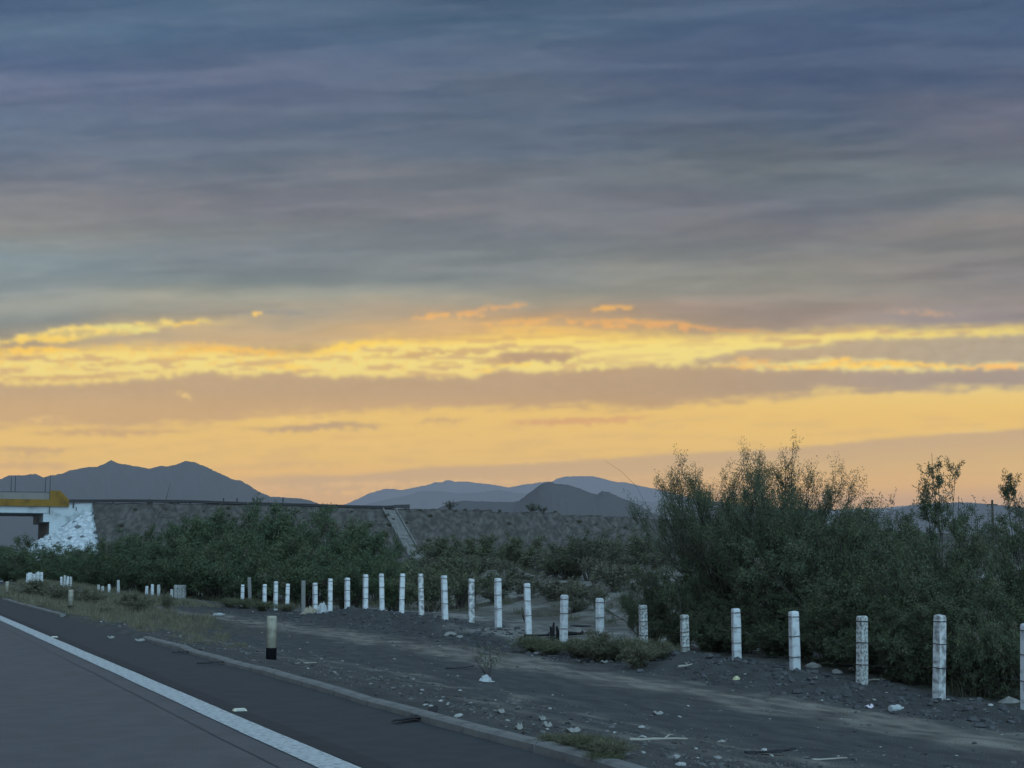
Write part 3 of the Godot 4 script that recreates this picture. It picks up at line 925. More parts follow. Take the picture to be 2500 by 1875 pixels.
func bridge() -> void:
	var Z := -154.0
	var o := thing("overpass_bridge", Vector3(17, 0, Z), "white overpass bridge with a yellow-orange parapet crossing the road", "bridge")
	var add := func(called, mesh, m):
		var p := part(called, mesh, m, o)
		p.position = -o.position
		return p
	var P := func(px, py, dz): return on_z(px, py, Z + dz)
	var xl := -26.0
	# main girder, deck edge and the yellow band above it
	var y_low: float = P.call(60, 1252, 0.0).y
	var y_mid: float = P.call(60, 1234, 0.0).y
	var y_top: float = P.call(60, 1219, 0.0).y
	var x_end: float = P.call(121, 1240, 0.0).x
	var x_band: float = P.call(168, 1222, 0.0).x
	var s := Shape.new()
	s.box(Vector3(xl, y_low, Z - 11.5), Vector3(x_end, y_mid - 0.06, Z))
	add.call("girder", s.mesh(), M.white_wall)
	s = Shape.new()
	s.box(Vector3(xl, y_mid - 0.058, Z - 11.8), Vector3(x_band, y_top, Z + 0.28))
	add.call("deck_edge", s.mesh(), M.yellow)
	# end block with its sloping shoulder
	var xb0: float = P.call(122, 1200, 0.0).x
	var xb1: float = P.call(147, 1200, 0.0).x
	var yb: float = P.call(130, 1198, 0.0).y
	s = Shape.new()
	s.rings([[Vector3(xb0, y_top + 0.003, Z + 0.25), Vector3(xb0, yb, Z + 0.25), Vector3(xb1, yb, Z + 0.25), Vector3(x_band, y_top + 0.003, Z + 0.25)], [Vector3(xb0, y_top + 0.003, Z - 0.2), Vector3(xb0, yb, Z - 0.2), Vector3(xb1, yb, Z - 0.2), Vector3(x_band, y_top + 0.003, Z - 0.2)]])
	add.call("end_block", s.mesh(), M.yellow)
	s = Shape.new()
	s.box(Vector3(xl, y_top + 0.003, Z - 0.15), Vector3(xb0 - 0.02, yb - 0.22, Z + 0.05))
	var para = add.call("parapet", s.mesh(), M.beige)
	s = Shape.new()
	s.box(Vector3(xl, yb - 0.2, Z - 0.1), Vector3(xb0 - 0.02, yb - 0.13, Z + 0.08))
	add.call("hand_rail", s.mesh(), M.dark_steel)
	for k in 18:
		s = Shape.new()
		var bx := xb0 - 0.4 - k * 2.0
		s.box(Vector3(bx - 0.06, y_top + 0.004, Z + 0.052), Vector3(bx + 0.06, yb - 0.2, Z + 0.12))
		part("rail_post", s.mesh(), M.beige, para)
	# abutment: cap that carries the girder, breast wall behind, wing wall along the ramp
	var xa0: float = P.call(106, 1260, 0.0).x
	var xa1: float = P.call(121, 1260, 0.0).x
	var xw: float = P.call(231, 1230, 0.0).x
	var y_cap: float = P.call(110, 1274, 0.0).y
	var y_wr: float = P.call(231, 1227, 0.0).y
	s = Shape.new()
	s.box(Vector3(xa0, y_cap, Z - 11.0), Vector3(xa1 + 0.3, y_low - 0.02, Z - 0.05))
	add.call("bearing_cap", s.mesh(), M.white_wall)
	s = Shape.new()
	s.box(Vector3(xa1, -1.0, Z - 11.2), Vector3(xa1 + 0.8, y_cap - 0.003, Z - 0.1))
	add.call("breast_wall", s.mesh(), M.concrete)
	s = Shape.new()
	s.rings([[Vector3(xa1, 0, Z + 0.02), Vector3(xa1, y_mid - 0.06, Z + 0.02), Vector3(xw, y_wr, Z + 0.02), Vector3(xw, 0, Z + 0.02)], [Vector3(xa1, 0, Z - 0.35), Vector3(xa1, y_mid - 0.06, Z - 0.35), Vector3(xw, y_wr, Z - 0.35), Vector3(xw, 0, Z - 0.35)]])
	var wing = add.call("wing_wall", s.mesh(), M.white_wall)
	for px in [121.0, 186.0]:
		s = Shape.new()
		var c: Vector3 = P.call(px, 1240, 0.0)
		s.box(Vector3(c.x - 0.05, c.y - (0.55 if px < 150.0 else 0.3), Z + 0.018), Vector3(c.x + 0.05, y_mid - 0.08, Z + 0.028))
		part("wall_joint", s.mesh(), M.dark_steel, wing)
	# far pier of the span, standing beyond the road, holds the other end up
	s = Shape.new()
	s.box(Vector3(-14.5, -0.5, Z - 9.5), Vector3(-13.3, y_low - 0.002, Z - 1.5))
	add.call("pier", s.mesh(), M.concrete)
	for a in [[26, 1166], [36, 1162], [110, 1164], [121, 1160]]:
		var q := thing("bridge_pole", on_z(a[0], 1218, Z - 4.0), "thin dark steel pole rising from the overpass deck", "pole", "thin poles on the overpass")
		var hh: float = on_z(a[0], a[1], Z - 4.0).y - q.position.y
		s = Shape.new()
		s.tube([Vector3(0, -0.9, 0), Vector3(0, hh * 0.6, 0), Vector3(0, hh, 0)], [0.05, 0.045, 0.035], 8)
		part("shaft", s.mesh(), M.dark_steel, q)
		s = Shape.new()
		s.box(Vector3(-0.12, -0.9, -0.12), Vector3(0.12, -0.86, 0.12))
		part("base_plate", s.mesh(), M.dark_steel, q)

func stone_slope() -> void:
	# whitewashed stone pitching: a quarter cone that wraps the end of the ramp below the bridge
	var apex := Vector3(18.6, 7.0, -154.0)
	var o := thing("painted_stone_slope", Vector3(18.6, 0, -154.0), "whitewashed rubble stone slope under the end of the overpass", "stone slope")
	var at := func(a, run): return Vector3(apex.x + sin(a) * run * 1.06 + 0.35, apex.y - run * 0.655 - 0.35, apex.z + cos(a) * run)
	var rs := []
	for k in 10:
		var r := []
		for j in 24: r.append((at.call(lerpf(0.06, -PI * 0.62, j / 23.0), k * 1.2 + 0.05) as Vector3) - o.position)
		rs.append(r)
	var s := Shape.new()
	for k in 9:
		for j in 23: s.quad(rs[k][j], rs[k][j + 1], rs[k + 1][j + 1], rs[k + 1][j])
	part("mortar_bed", s.mesh(), M.mortar, o)
	var stones := []
	for k in 8: stones.append(smoothed(rock(900 + k, Vector3(1, 0.4, 1), 0.16, 5, 8)))
	rng.seed = 77
	var n := 0
	var run := 0.6
	while run < 8.6 and n < 290:
		var a := 0.05
		while a > -PI * 0.55 and n < 290:
			var p: Vector3 = at.call(a + rng.randf_range(-0.22, 0.22) / maxf(run, 1.0), run + rng.randf_range(-0.26, 0.26))
			var st := part("stone", stones[n % 8], M.whitewash if rng.randf() < 0.88 else M.dark_stone, o)
			var w := rng.randf_range(0.36, 0.78)
			var up := Vector3(sin(a) * 0.55, 0.83, cos(a) * 0.55).normalized()
			var sd := up.cross(Vector3(0, 0, 1)).normalized()
			st.transform = Transform3D(Basis(sd, up, sd.cross(up)).rotated(up, rng.randf() * 6.0).scaled_local(Vector3(w, 0.5, w * rng.randf_range(0.75, 1.1))), p - o.position)
			a -= 0.52 / maxf(run, 0.9)
			n += 1
		run += 0.44

func guardrail() -> void:
	var o := thing("guardrail", Vector3(35, bank_top(35.0), -153.9), "dark weathered steel guardrail along the top of the embankment", "guardrail")
	var pts := [[168, 1219], [230, 1219], [316, 1218.5], [470, 1220.5], [600, 1225.5], [730, 1228.5], [860, 1233], [940, 1234.5], [994, 1232]]
	var top := []
	for p in pts: top.append(on_z(p[0], p[1], -153.8))
	for k in top.size() - 1:
		# W-shaped beam, one length to each bay
		var s := Shape.new()
		var rs := []
		for e in [top[k], top[k + 1]]:
			var q: Vector3 = e - o.position
			var r := []
			for w in [[0, 0], [0.04, -0.03], [0.085, -0.09], [0.03, -0.16], [0.085, -0.23], [0.04, -0.29], [0, -0.32], [-0.012, -0.32], [-0.012, 0]]:
				r.append(q + Vector3(0, w[1], w[0]))
			rs.append(r)
		s.rings(rs)
		part("beam", s.mesh(), M.rail, o)
	var x := 17.2
	while x < 52.0:
		var y := 0.0
		for k in top.size() - 1:
			if x >= top[k].x and x <= top[k + 1].x: y = lerpf(top[k].y, top[k + 1].y, (x - top[k].x) / (top[k + 1].x - top[k].x))
		if y > 0.0:
			var s := Shape.new()
			s.box(Vector3(x - 0.06, bank_top(x) - 0.5, -154.0), Vector3(x + 0.06, y - 0.02, -153.815), Transform3D(Basis.IDENTITY, -o.position))
			part("rail_post", s.mesh(), M.rail, o)
		x += 1.9
	for px in [546.0, 579.0, 620.0, 691.0]:
		var p := on_z(px, 1222, -153.9)
		var s := Shape.new()
		s.box(Vector3(p.x - 0.07, bank_top(p.x), -153.99), Vector3(p.x + 0.07, on_z(px, 1216, -153.9).y, -153.93), Transform3D(Basis.IDENTITY, -o.position))
		part("reflector_post", s.mesh(), M.rail, o)
	var e: Vector3 = top[-1] - o.position
	var s3 := Shape.new()
	s3.rings([[e + Vector3(-1.5, -0.05, 0.1), e + Vector3(-1.5, -0.34, 0.1), e + Vector3(-1.5, -0.34, -0.02), e + Vector3(-1.5, -0.05, -0.02)], [e + Vector3(0.25, 0.02, 0.14), e + Vector3(0.25, -0.46, 0.14), e + Vector3(0.25, -0.46, -0.03), e + Vector3(0.25, 0.02, -0.03)]])
	part("flared_end", s3.mesh(), M.rail, o)

func chute() -> void:
	var a := on_z(954, 1252, -153.0)
	var o := thing("drainage_chute", Vector3(a.x, bank_height(a.x, -153.0), -153.0), "pale concrete drainage chute running down the embankment face", "drain")
	var floor_ := Shape.new()
	var l := Shape.new()
	var r := Shape.new()
	for k in 8:
		var z0 := -153.4 + k * 1.05
		var z1 := z0 + 1.0
		var x0 := a.x + k * 0.06
		var y0 := bank_top(a.x) - (z0 + 154.0) * 0.66 + 0.16
		var y1 := bank_top(a.x) - (z1 + 154.0) * 0.66 + 0.16
		var c := Shape.new()
		for q in [[-0.62, 0.62, 0.0, 0.0], [-0.78, -0.62, 0.22, 0.0], [0.62, 0.78, 0.22, 0.0]]:
			c.rings([[Vector3(x0 + q[0], y0 - 0.4, z0), Vector3(x0 + q[0], y0 + q[2], z0), Vector3(x0 + q[1], y0 + q[2], z0), Vector3(x0 + q[1], y0 - 0.4, z0)], [Vector3(x0 + q[0], y1 - 0.4, z1), Vector3(x0 + q[0], y1 + q[2], z1), Vector3(x0 + q[1], y1 + q[2], z1), Vector3(x0 + q[1], y1 - 0.4, z1)]])
		var p := part("chute_segment", c.mesh(), M.concrete_pale, o)
		p.position = -o.position

func _ready() -> void:
	nz.seed = 4
	nz.frequency = 0.006
	nz.fractal_octaves = 4
	nr.seed = 9
	nr.frequency = 0.012
	nr.fractal_octaves = 3
	rng.seed = 1
	# ---- camera, sky, light
	var cam := Camera3D.new()
	cam.name = "camera"
	add_child(cam)
	cam.position = Vector3(0, EYE, 0)
	cam.rotation = Vector3(pitch, -yaw, 0)
	cam.fov = rad_to_deg(2.0 * atan(937.5 / F))
	cam.near = 0.1
	cam.far = 90000.0
	cam.current = true
	var env := Environment.new()
	env.background_mode = Environment.BG_SKY
	var sky := Sky.new()
	var pano := PanoramaSkyMaterial.new()
	pano.panorama = make_sky()
	sky.sky_material = pano
	env.sky = sky
	env.tonemap_mode = Environment.TONE_MAPPER_LINEAR
	env.tonemap_exposure = 1.7
	env.background_energy_multiplier = 1.0 / 1.7
	env.sdfgi_enabled = true
	env.ssao_enabled = true
	env.ssil_enabled = true
	env.fog_enabled = true
	env.fog_density = FOG
	env.fog_light_color = lin(0.92, 0.84, 0.90)
	var we := WorldEnvironment.new()
	we.name = "world_environment"
	we.environment = env
	add_child(we)
	# the open evening sky behind the camera, broad and cool
	var sun := DirectionalLight3D.new()
	sun.name = "evening_light"
	sun.light_energy = 0.5
	sun.light_color = lin(0.46, 0.79, 1.0)
	sun.light_angular_distance = 80.0
	sun.shadow_enabled = true
	sun.rotation = Vector3(deg_to_rad(-36), deg_to_rad(-6), 0)
	add_child(sun)
	print("sky done ", Time.get_ticks_msec())
	materials()
	# ---- ground and road
	var xs := axis([[-30000, 10000], [-10000, 4000], [-2000, 500], [-500, 120], [-140, 40], [-20, 8], [4, 0.25], [4.25, 0.09], [15, 0.25], [20, 0.6], [44, 3], [80, 12], [200, 60], [800, 700], [3600, 4000], [28000, 1]])
	var zs := axis([[-30000, 10000], [-10000, 4000], [-2000, 500], [-500, 60], [-200, 8], [-120, 2], [-70, 0.4], [-45, 0.16], [-8, 1], [0, 10], [60, 200], [900, 1]])
	var g := part("ground", grid(xs, zs, gh, ground_color), M.ground)
	tag(g, "dusty grey desert ground with gravel and sand", "ground", "", "structure")
	var road := part("road", strip(-8.5, 2.74, 0.0, 40.0, -420.0, 0.0), M.lane)
	tag(road, "worn grey asphalt lane of the highway", "road", "", "structure")
	var crack := part("sealed_crack", strip(2.428, 2.442, 0.003, 20.0, -90.0, 0.02, 0.4), M.tar, road)
	var sh := part("road_shoulder", strip(2.74, 4.27, -0.004, 40.0, -420.0, 0.0), M.shoulder)
	tag(sh, "dark asphalt shoulder between the white line and the kerb", "road", "", "structure")
	var patch := part("asphalt_seam", strip(2.93, 3.12, 0.0, 40.0, -420.0, 0.06), M.shoulder_dark, sh)
	var line := part("edge_line", strip(2.66, 2.91, 0.006, 40.0, -420.0, 0.012, 0.3), M.line, road)
	kerbs()
	# ---- mountains
	var rock_tone := lin(0.105, 0.10, 0.10)
	mountain("mountain_range", LEFT_RANGE, 9000.0, 2600.0, 3, "broad blue-grey mountain with two peaks beyond the overpass", rock_tone)
	mountain("hill", NEAR_HILL, 4200.0, 950.0, 5, "dark blue pointed hill with a second knob on its shoulder", rock_tone)
	mountain("far_mountain_range", FAR_RANGE, 28000.0, 2400.0, 8, "pale hazy mountain ridges far behind the dark pointed hill", rock_tone)
	mountain("middle_mountain_range", MID_RANGE, 20000.0, 2600.0, 12, "hazy lower ridge in front of the palest mountains", rock_tone)
	mountain("pale_hill", RIGHT_HILL, 11000.0, 1800.0, 15, "low pale grey hill behind the bushes and the utility pole", rock_tone)
	print("land done ", Time.get_ticks_msec())
	# ---- embankment and bridge
	var bx := axis([[19, 0.25], [90, 2], [240, 1]])
	var bz := axis([[-178, 3], [-166, 2], [-155, 0.3], [-141, 1]])
	var bank := part("embankment", grid(bx, bz, bank_height, bank_color), M.bank)
	tag(bank, "eroded grey-brown earth embankment carrying the overpass ramp", "embankment", "", "structure")
	bridge()
	stone_slope()
	guardrail()
	chute()
	fence()
	delineator(Vector3(5.12, gh(5.12, -21.2) - 0.0, -21.2), "black-footed pale delineator post beside the dirt track turnout")
	delineator(Vector3(5.0, gh(5.0, -44.6), -44.6), "black-footed pale delineator post in front of dry grass and distant fence posts")
	delineator(Vector3(5.0, gh(5.0, -68.0), -68.0), "small distant delineator post at the end of the grassy verge")
	print("fence done ", Time.get_ticks_msec())
	plants()
	print("plants done ", Time.get_ticks_msec())
	litter()
	print("all done ", Time.get_ticks_msec())

func materials() -> void:
	var fine := noise_tex(21, 0.09, 512, [[0.0, 0.62], [0.5, 0.86], [1.0, 1.0]], 5)
	var grit := noise_tex(22, 0.25, 512, [[0.0, 0.55], [0.42, 0.84], [0.6, 0.9], [0.72, 1.0], [1.0, 1.0]], 3)
	var bump := noise_tex(23, 0.06, 512, [[0.0, 0.0], [1.0, 1.0]], 5)
	var stain := noise_tex(24, 0.008, 512, [[0.0, 0.66], [0.35, 0.86], [0.5, 0.95], [1.0, 1.0]], 6)
	var blotch := noise_tex(25, 0.012, 512, [[0.0, 0.5], [0.40, 0.66], [0.52, 0.86], [0.7, 0.98], [1.0, 1.0]], 6)
	M.ground = bumped(textured(tinted(1.0, 0.2), grit, 1.1), bump, 3.0)
	var asphalt := mixed_tex(41, 0.22, 0.45, 42, 0.006, 0.92)
	M.lane = bumped(textured(mat(lin(0.150, 0.156, 0.165), 0.62, 0.5), asphalt, 0.33), grit, 0.25)
	M.shoulder = bumped(textured(mat(lin(0.080, 0.084, 0.090), 0.8, 0.45), asphalt, 0.4), grit, 0.4)
	M.shoulder_dark = bumped(textured(mat(lin(0.058, 0.061, 0.066), 0.8, 0.45), asphalt, 0.4), grit, 0.4)
	M.tar = mat(lin(0.05, 0.05, 0.052), 0.7)
	M.line = textured(mat(lin(0.56, 0.58, 0.58), 0.7), blotchy_line(), 0.9)
	M.kerb = bumped(textured(mat(lin(0.20, 0.195, 0.185), 0.9), stain, 0.8), grit, 0.2)
	M.paint = bumped(textured(mat(lin(0.72, 0.74, 0.76), 0.8), stain, 1.2), fine, 0.3)
	M.paint_chipped = bumped(textured(mat(lin(0.70, 0.70, 0.70), 0.85), blotch, 1.1), fine, 0.6)
	M.paint_mottled = bumped(textured(mat(lin(0.66, 0.66, 0.64), 0.9), blotch, 2.4), fine, 0.8)
	M.concrete = bumped(textured(mat(lin(0.30, 0.29, 0.28), 0.95), fine, 1.5), fine, 0.6)
	M.concrete_pale = textured(mat(lin(0.19, 0.18, 0.17), 0.95), stain, 0.4)
	M.wire = mat(lin(0.045, 0.042, 0.04), 0.7)
	M.dull_paint = textured(mat(lin(0.40, 0.375, 0.30), 0.8), stain, 1.8)
	M.black_paint = mat(lin(0.006, 0.006, 0.008), 0.9, 0.15)
	M.reflector = mat(lin(0.5, 0.42, 0.16), 0.4)
	M.white_wall = textured(mat(lin(0.50, 0.54, 0.565), 0.85), stain, 0.12)
	M.whitewash = textured(mat(lin(0.60, 0.63, 0.66), 0.95), stain, 0.5)
	M.mortar = mat(lin(0.40, 0.43, 0.45), 1.0)
	M.dark_stone = mat(lin(0.12, 0.125, 0.13), 1.0)
	M.yellow = textured(mat(lin(0.235, 0.125, 0.012), 0.8), stain, 0.15)
	M.beige = mat(lin(0.22, 0.20, 0.18), 0.9)
	M.dark_steel = mat(lin(0.06, 0.065, 0.075), 0.6)
	M.rail = textured(mat(lin(0.055, 0.05, 0.052), 0.7), stain, 0.7)
	M.bank = bumped(textured(tinted(1.0, 0.2), fine, 0.35), bump, 14.0)
	M.bark = mat(lin(0.075, 0.065, 0.055), 0.95, 0.2)
	M.leaf = tinted(0.75, 0.35)
	M.leaf.backlight_enabled = true
	M.leaf.backlight = Color(0.5, 0.5, 0.5)
	M.gravel = tinted(0.95, 0.3)
	M.rubber = mat(lin(0.014, 0.014, 0.016), 0.7)
	M.char = mat(lin(0.010, 0.010, 0.011), 0.9)
	M.white_plastic = mat(lin(0.40, 0.42, 0.43), 0.6)
	M.blue_plastic = mat(lin(0.18, 0.36, 0.62), 0.4)
	M.paper = mat(lin(0.25, 0.245, 0.23), 0.95)
	M.pink_paper = mat(lin(0.62, 0.54, 0.60), 0.9)
	M.pale_wood = mat(lin(0.36, 0.33, 0.28), 0.9)
	M.stone_pale = mat(lin(0.25, 0.24, 0.225), 0.95)
	M.stone_grey = mat(lin(0.17, 0.165, 0.16), 0.95)
	M.yellow_foam = mat(lin(0.52, 0.48, 0.30), 0.9)
	M.rag = mat(lin(0.30, 0.26, 0.20), 1.0)
	M.stud = mat(lin(0.72, 0.68, 0.50), 0.5)

func mixed_tex(fine_seed: int, fine_freq: float, low: float, coarse_seed: int, coarse_freq: float, coarse_low: float) -> ImageTexture:
	# grain times larger worn patches
	var a := noise_tex(fine_seed, fine_freq, 1024, [[0.0, low], [0.5, 0.8], [1.0, 1.0]], 4).get_image().get_data()
	var b := noise_tex(coarse_seed, coarse_freq, 1024, [[0.0, coarse_low], [0.3, coarse_low], [0.7, 1.0], [1.0, 1.0]], 5).get_image().get_data()
	for k in a.size(): a[k] = a[k] * b[k] / 255
	return ImageTexture.create_from_image(Image.create_from_data(1024, 1024, false, Image.FORMAT_RGB8, a))

func blotchy_line() -> ImageTexture:
	return noise_tex(31, 0.03, 512, [[0.0, 0.62], [0.35, 0.86], [0.5, 0.96], [1.0, 1.0]], 5)

func kerbs() -> void:
	# lengths of narrow concrete kerb; soil has buried the stretch between the second and third
	var runs := [[4.0, -27.4], [-40.4, -60.0]]
	for r in runs:
		var o := thing("kerb", Vector3(4.33, 0, (r[0] + r[1]) / 2.0), "pale narrow concrete kerb along the shoulder edge " + ("beside the turnout" if r[0] > 0.0 else "under the dry grass verge"), "kerb")
		var z: float = r[0]
		while z > r[1]:
			var z1 := maxf(z - 0.98, r[1])
			var s := Shape.new()
			var rs := []
			for e in [z, z1]:
				var w := nz.get_noise_2d(e * 70.0, 3.0) * 0.10
				var y := 0.06 + nz.get_noise_2d(e * 90.0, 60.0) * 0.025
				var x := 4.27 + w
				rs.append([Vector3(x, -0.1, e), Vector3(x, y - 0.02, e), Vector3(x + 0.025, y, e), Vector3(x + 0.12, y, e), Vector3(x + 0.14, y - 0.02, e), Vector3(x + 0.14, -0.1, e)])
			s.rings(rs)
			var p := part("kerb_stone", s.mesh(), M.kerb, o)
			p.position = -o.position
			z -= 1.0
	for a in [[133, 1556, "cream road stud beside the white line, level with the end of the buried kerb"], [585, 1735, "cream road stud beside the white line near the delineator post"]]:
		var p := thing("road_stud", Vector3.ZERO, a[2], "road stud", "raised studs beside the white line")
		var d := ray(a[0], a[1])
		var t := -EYE / d.y
		p.position = Vector3(d.x * t, -0.002, d.z * t)
		var s := Shape.new()
		s.rings([[Vector3(-0.06, 0, -0.05), Vector3(-0.06, 0, 0.05), Vector3(0.06, 0, 0.05), Vector3(0.06, 0, -0.05)], [Vector3(-0.045, 0.022, -0.03), Vector3(-0.045, 0.022, 0.03), Vector3(0.045, 0.022, 0.03), Vector3(0.045, 0.022, -0.03)]])
		part("body", s.mesh(), M.stud, p)
		s = Shape.new()
		s.quad(Vector3(-0.045, 0.006, 0.0485), Vector3(0.045, 0.006, 0.0485), Vector3(0.04, 0.02, 0.0345), Vector3(-0.04, 0.02, 0.0345))
		part("reflector", s.mesh(), M.white_plastic, p)

func grow(called: String, kinds: Array, q: Dictionary, spots: Array, label: String, category: String, group: String, behind := false) -> void:
	# spots: [pixel x, depth, pixel y of the top, width in pixels]; behind: move back until it clears the fence
	for k in spots.size():
		var s: Array = spots[k].duplicate()
		if behind:
			while true:
				var b := at_depth(s[0], s[1])
				if b.x - s[3] / F * s[1] * 0.40 > fence_x(b.z) + 0.35 or s[1] > 140.0: break
				s[1] *= 1.02
		var p := at_depth(s[0], s[1])
		p.y = gh(p.x, p.z)
		var h: float = EYE + (HORIZON - s[2]) / F * s[1] - p.y
		var w: float = s[3] / F * s[1]
		plant(called, kinds[k % kinds.size()], p, Vector3(w / (2.0 * q.radius), maxf(h, 0.2) / q.height, w / (2.0 * q.radius)), k * 2.4, s[4] if s.size() > 4 else label, category, group)

func plants() -> void:
	var green_d := Color(0.052, 0.080, 0.046)
	var green_l := Color(0.130, 0.170, 0.092)
	var mesq := {"height": 3.4, "radius": 2.3, "stems": 16, "branches": 9, "twigs": 6, "sprigs": 24, "len": 0.15, "wid": 0.036, "wood": 0.05, "lean": 1.0, "rise": 0.25, "droop": 0.25, "fuzz": 1.6, "low": 0.16, "dark": green_d, "light": green_l}
	var mk := [shrub(mesq, 101), shrub(mesq, 102), shrub(mesq, 103)]
	var left := [
		[0, 124, 1318, 230], [95, 126, 1308, 190], [150, 118, 1336, 190], [215, 112, 1330, 180], [262, 104, 1325, 170], [300, 100, 1300, 190], [345, 98, 1298, 190], [400, 92, 1285, 230], [455, 88, 1278, 210],
		[515, 84, 1234, 270], [590, 82, 1222, 290], [540, 76, 1290, 240], [660, 80, 1230, 270], [720, 78, 1242, 270], [790, 76, 1250, 270], [860, 74, 1262, 250], [930, 72, 1312, 200], [620, 70, 1320, 260], [745, 64, 1330, 260], [850, 62, 1330, 240], [960, 60, 1362, 180],
		[480, 74, 1330, 220], [420, 86, 1325, 200], [330, 96, 1345, 170], [240, 106, 1352, 160], [180, 116, 1360, 150], [40, 120, 1350, 160], [15, 118, 1375, 120], [75, 116, 1378, 110], [130, 114, 1380, 110], [190, 110, 1384, 110], [250, 104, 1388, 110]]
	grow("mesquite_bush", mk, mesq, left, "dense dark green mesquite bush in the thicket between white posts and embankment", "bush", "mesquite bushes of the thicket behind the fence", true)
	var mid := [[1090, 90, 1312, 190], [1175, 96, 1308, 180], [1270, 88, 1310, 180], [1430, 92, 1316, 190], [1540, 96, 1312, 190], [1120, 64, 1352, 190], [1050, 56, 1372, 190], [1390, 74, 1330, 160]]
	var sage := mesq.duplicate()
	sage.merge({"height": 2.2, "radius": 1.8, "sprigs": 12, "branches": 7, "dark": Color(0.085, 0.098, 0.062), "light": Color(0.20, 0.20, 0.125)}, true)
	var gk := [shrub(sage, 121), shrub(sage, 122)]
	grow("desert_bush", gk, sage, mid, "loose olive desert bush on the low rise before the bare embankment face", "bush", "loose bushes on the rise")
	# open twiggy shrub of the clearing
	var open_ := {"height": 2.2, "radius": 1.5, "stems": 22, "branches": 6, "twigs": 4, "sprigs": 6, "len": 0.12, "wid": 0.03, "wood": 0.03, "lean": 0.95, "rise": 0.5, "droop": 0.05, "fuzz": 1.0, "low": 0.3, "dark": Color(0.055, 0.062, 0.045), "light": Color(0.120, 0.125, 0.080)}
	var ok := [shrub(open_, 201), shrub(open_, 202)]
	grow("creosote_shrub", ok, open_, [[1445, 72, 1288, 230, "dark twiggy shrub with visible stems standing alone on the rise"], [1300, 128, 1238, 60], [1325, 130, 1242, 40], [1098, 165, 1240, 46], [1165, 167, 1250, 40]], "small twiggy shrub on the skyline of the embankment", "shrub", "twiggy shrubs near the embankment")
	for k in 4:
		var o := get_node("creosote_shrub" + ("_%03d" % (k + 1)))
		var p: Vector3 = on_z([1300, 1325, 1098, 1165][k], 1258, -155.0)
		o.position = Vector3(p.x, bank_top(p.x) - 0.05, -155.0)
		var hh: float = [1.1, 0.8, 0.9, 0.5][k]
		o.scale = Vector3(hh * 0.7, hh * 0.55, hh * 0.7)
	# low grey-brown scrub
	var scrub := {"height": 0.9, "radius": 0.7, "stems": 18, "branches": 5, "twigs": 3, "sprigs": 6, "len": 0.12, "wid": 0.028, "wood": 0.012, "lean": 1.0, "rise": 0.35, "droop": 0.0, "fuzz": 1.2, "low": 0.1, "dark": Color(0.085, 0.085, 0.066), "light": Color(0.215, 0.195, 0.145)}
	var sk := [shrub(scrub, 301), shrub(scrub, 302), shrub(scrub, 303)]
	var spots := []
	rng.seed = 55
	for k in 84:
		var dep := rng.randf_range(50.0, 100.0)
		spots.append([rng.randf_range(980.0, 1640.0), dep, 0.0, rng.randf_range(70.0, 150.0) * 60.0 / dep])
	for s in spots:
		var p := at_depth(s[0], s[1])
		if p.x < 23.5: continue
		var gy := gh(p.x, p.z)
		s[2] = HORIZON - (gy + rng.randf_range(0.5, 1.25) - EYE) / s[1] * F
		grow("desert_scrub", [sk[int(s[0]) % 3]], scrub, [s], "low grey-brown desert scrub on the sandy ground behind the white posts", "shrub", "low scrub on the sandy clearing")
	for k in 110:
		var x := rng.randf_range(21.0, 95.0)
		var z := -154.0 + rng.randf_range(-0.6, 9.0)
		var sc := rng.randf_range(0.2, 0.65)
		var o := plant("slope_scrub", sk[k % 3], Vector3(x, bank_height(x, z) - 0.03, z), Vector3(sc, sc * 0.8, sc), k * 1.7, "tiny dry scrub tuft rooted on the eroded embankment", "shrub", "scrub tufts on the embankment")
	# big feathery bushes right behind the fence
	var tall := {"height": 4.4, "radius": 2.6, "tip": 0.6, "stems": 54, "branches": 10, "twigs": 6, "sprigs": 26, "len": 0.062, "wid": 0.014, "wood": 0.035, "lean": 0.95, "rise": 0.85, "droop": 0.0, "fuzz": 0.8, "low": 0.22, "dark": Color(0.068, 0.088, 0.056), "light": Color(0.165, 0.185, 0.105)}
	var t1 := shrub(tall, 401)
	grow("tall_bush", [t1, shrub(tall, 402), shrub(tall, 403)], tall, [[1775, 28.5, 1104, 470, "tall feathery bush with upright twigs, reaching highest against the sunset"], [1925, 29.5, 1124, 480, "feathery bush with upright twigs, tangled with the highest one"], [2070, 31.0, 1222, 360, "smaller feathery bush between the tall twiggy one and the slender tree"]], "", "bush", "", true)
	var dense := tall.duplicate()
	dense.merge({"height": 3.0, "radius": 2.2, "stems": 22, "branches": 11, "twigs": 7, "sprigs": 34, "len": 0.066, "wid": 0.017, "rise": 0.3, "droop": 0.2, "low": 0.08, "tip": 1.0}, true)
	var dk := [shrub(dense, 411), shrub(dense, 412)]
	grow("thorn_bush", dk, dense, [
		[2060, 26.5, 1236, 520, "wide green thorn bush beside the tall feathery bush"], [2300, 25.0, 1250, 500, "wide green thorn bush under the sprays of the slender tree"], [2520, 24.0, 1262, 420, "thorn bush with its side cut by the last fence post"],
		[1735, 27.2, 1285, 360, "dense bush at the foot of the tall feathery bush, over the blotchy post"], [1590, 29.0, 1390, 240, "low dense bush bordering the sandy clearing"], [1900, 24.5, 1370, 420, "dark low bush filling the gap behind the clean white post"], [2120, 23.0, 1400, 420, "dark low bush behind the mottled post"], [2400, 21.8, 1400, 460, "dark low bush behind the chipped white post"], [2180, 30.0, 1240, 380, "rounded bush rising between the thorn bushes"], [1780, 24.6, 1440, 300, "low bush between two clean white posts"]], "", "bush", "", true)
	var low_ := dense.duplicate()
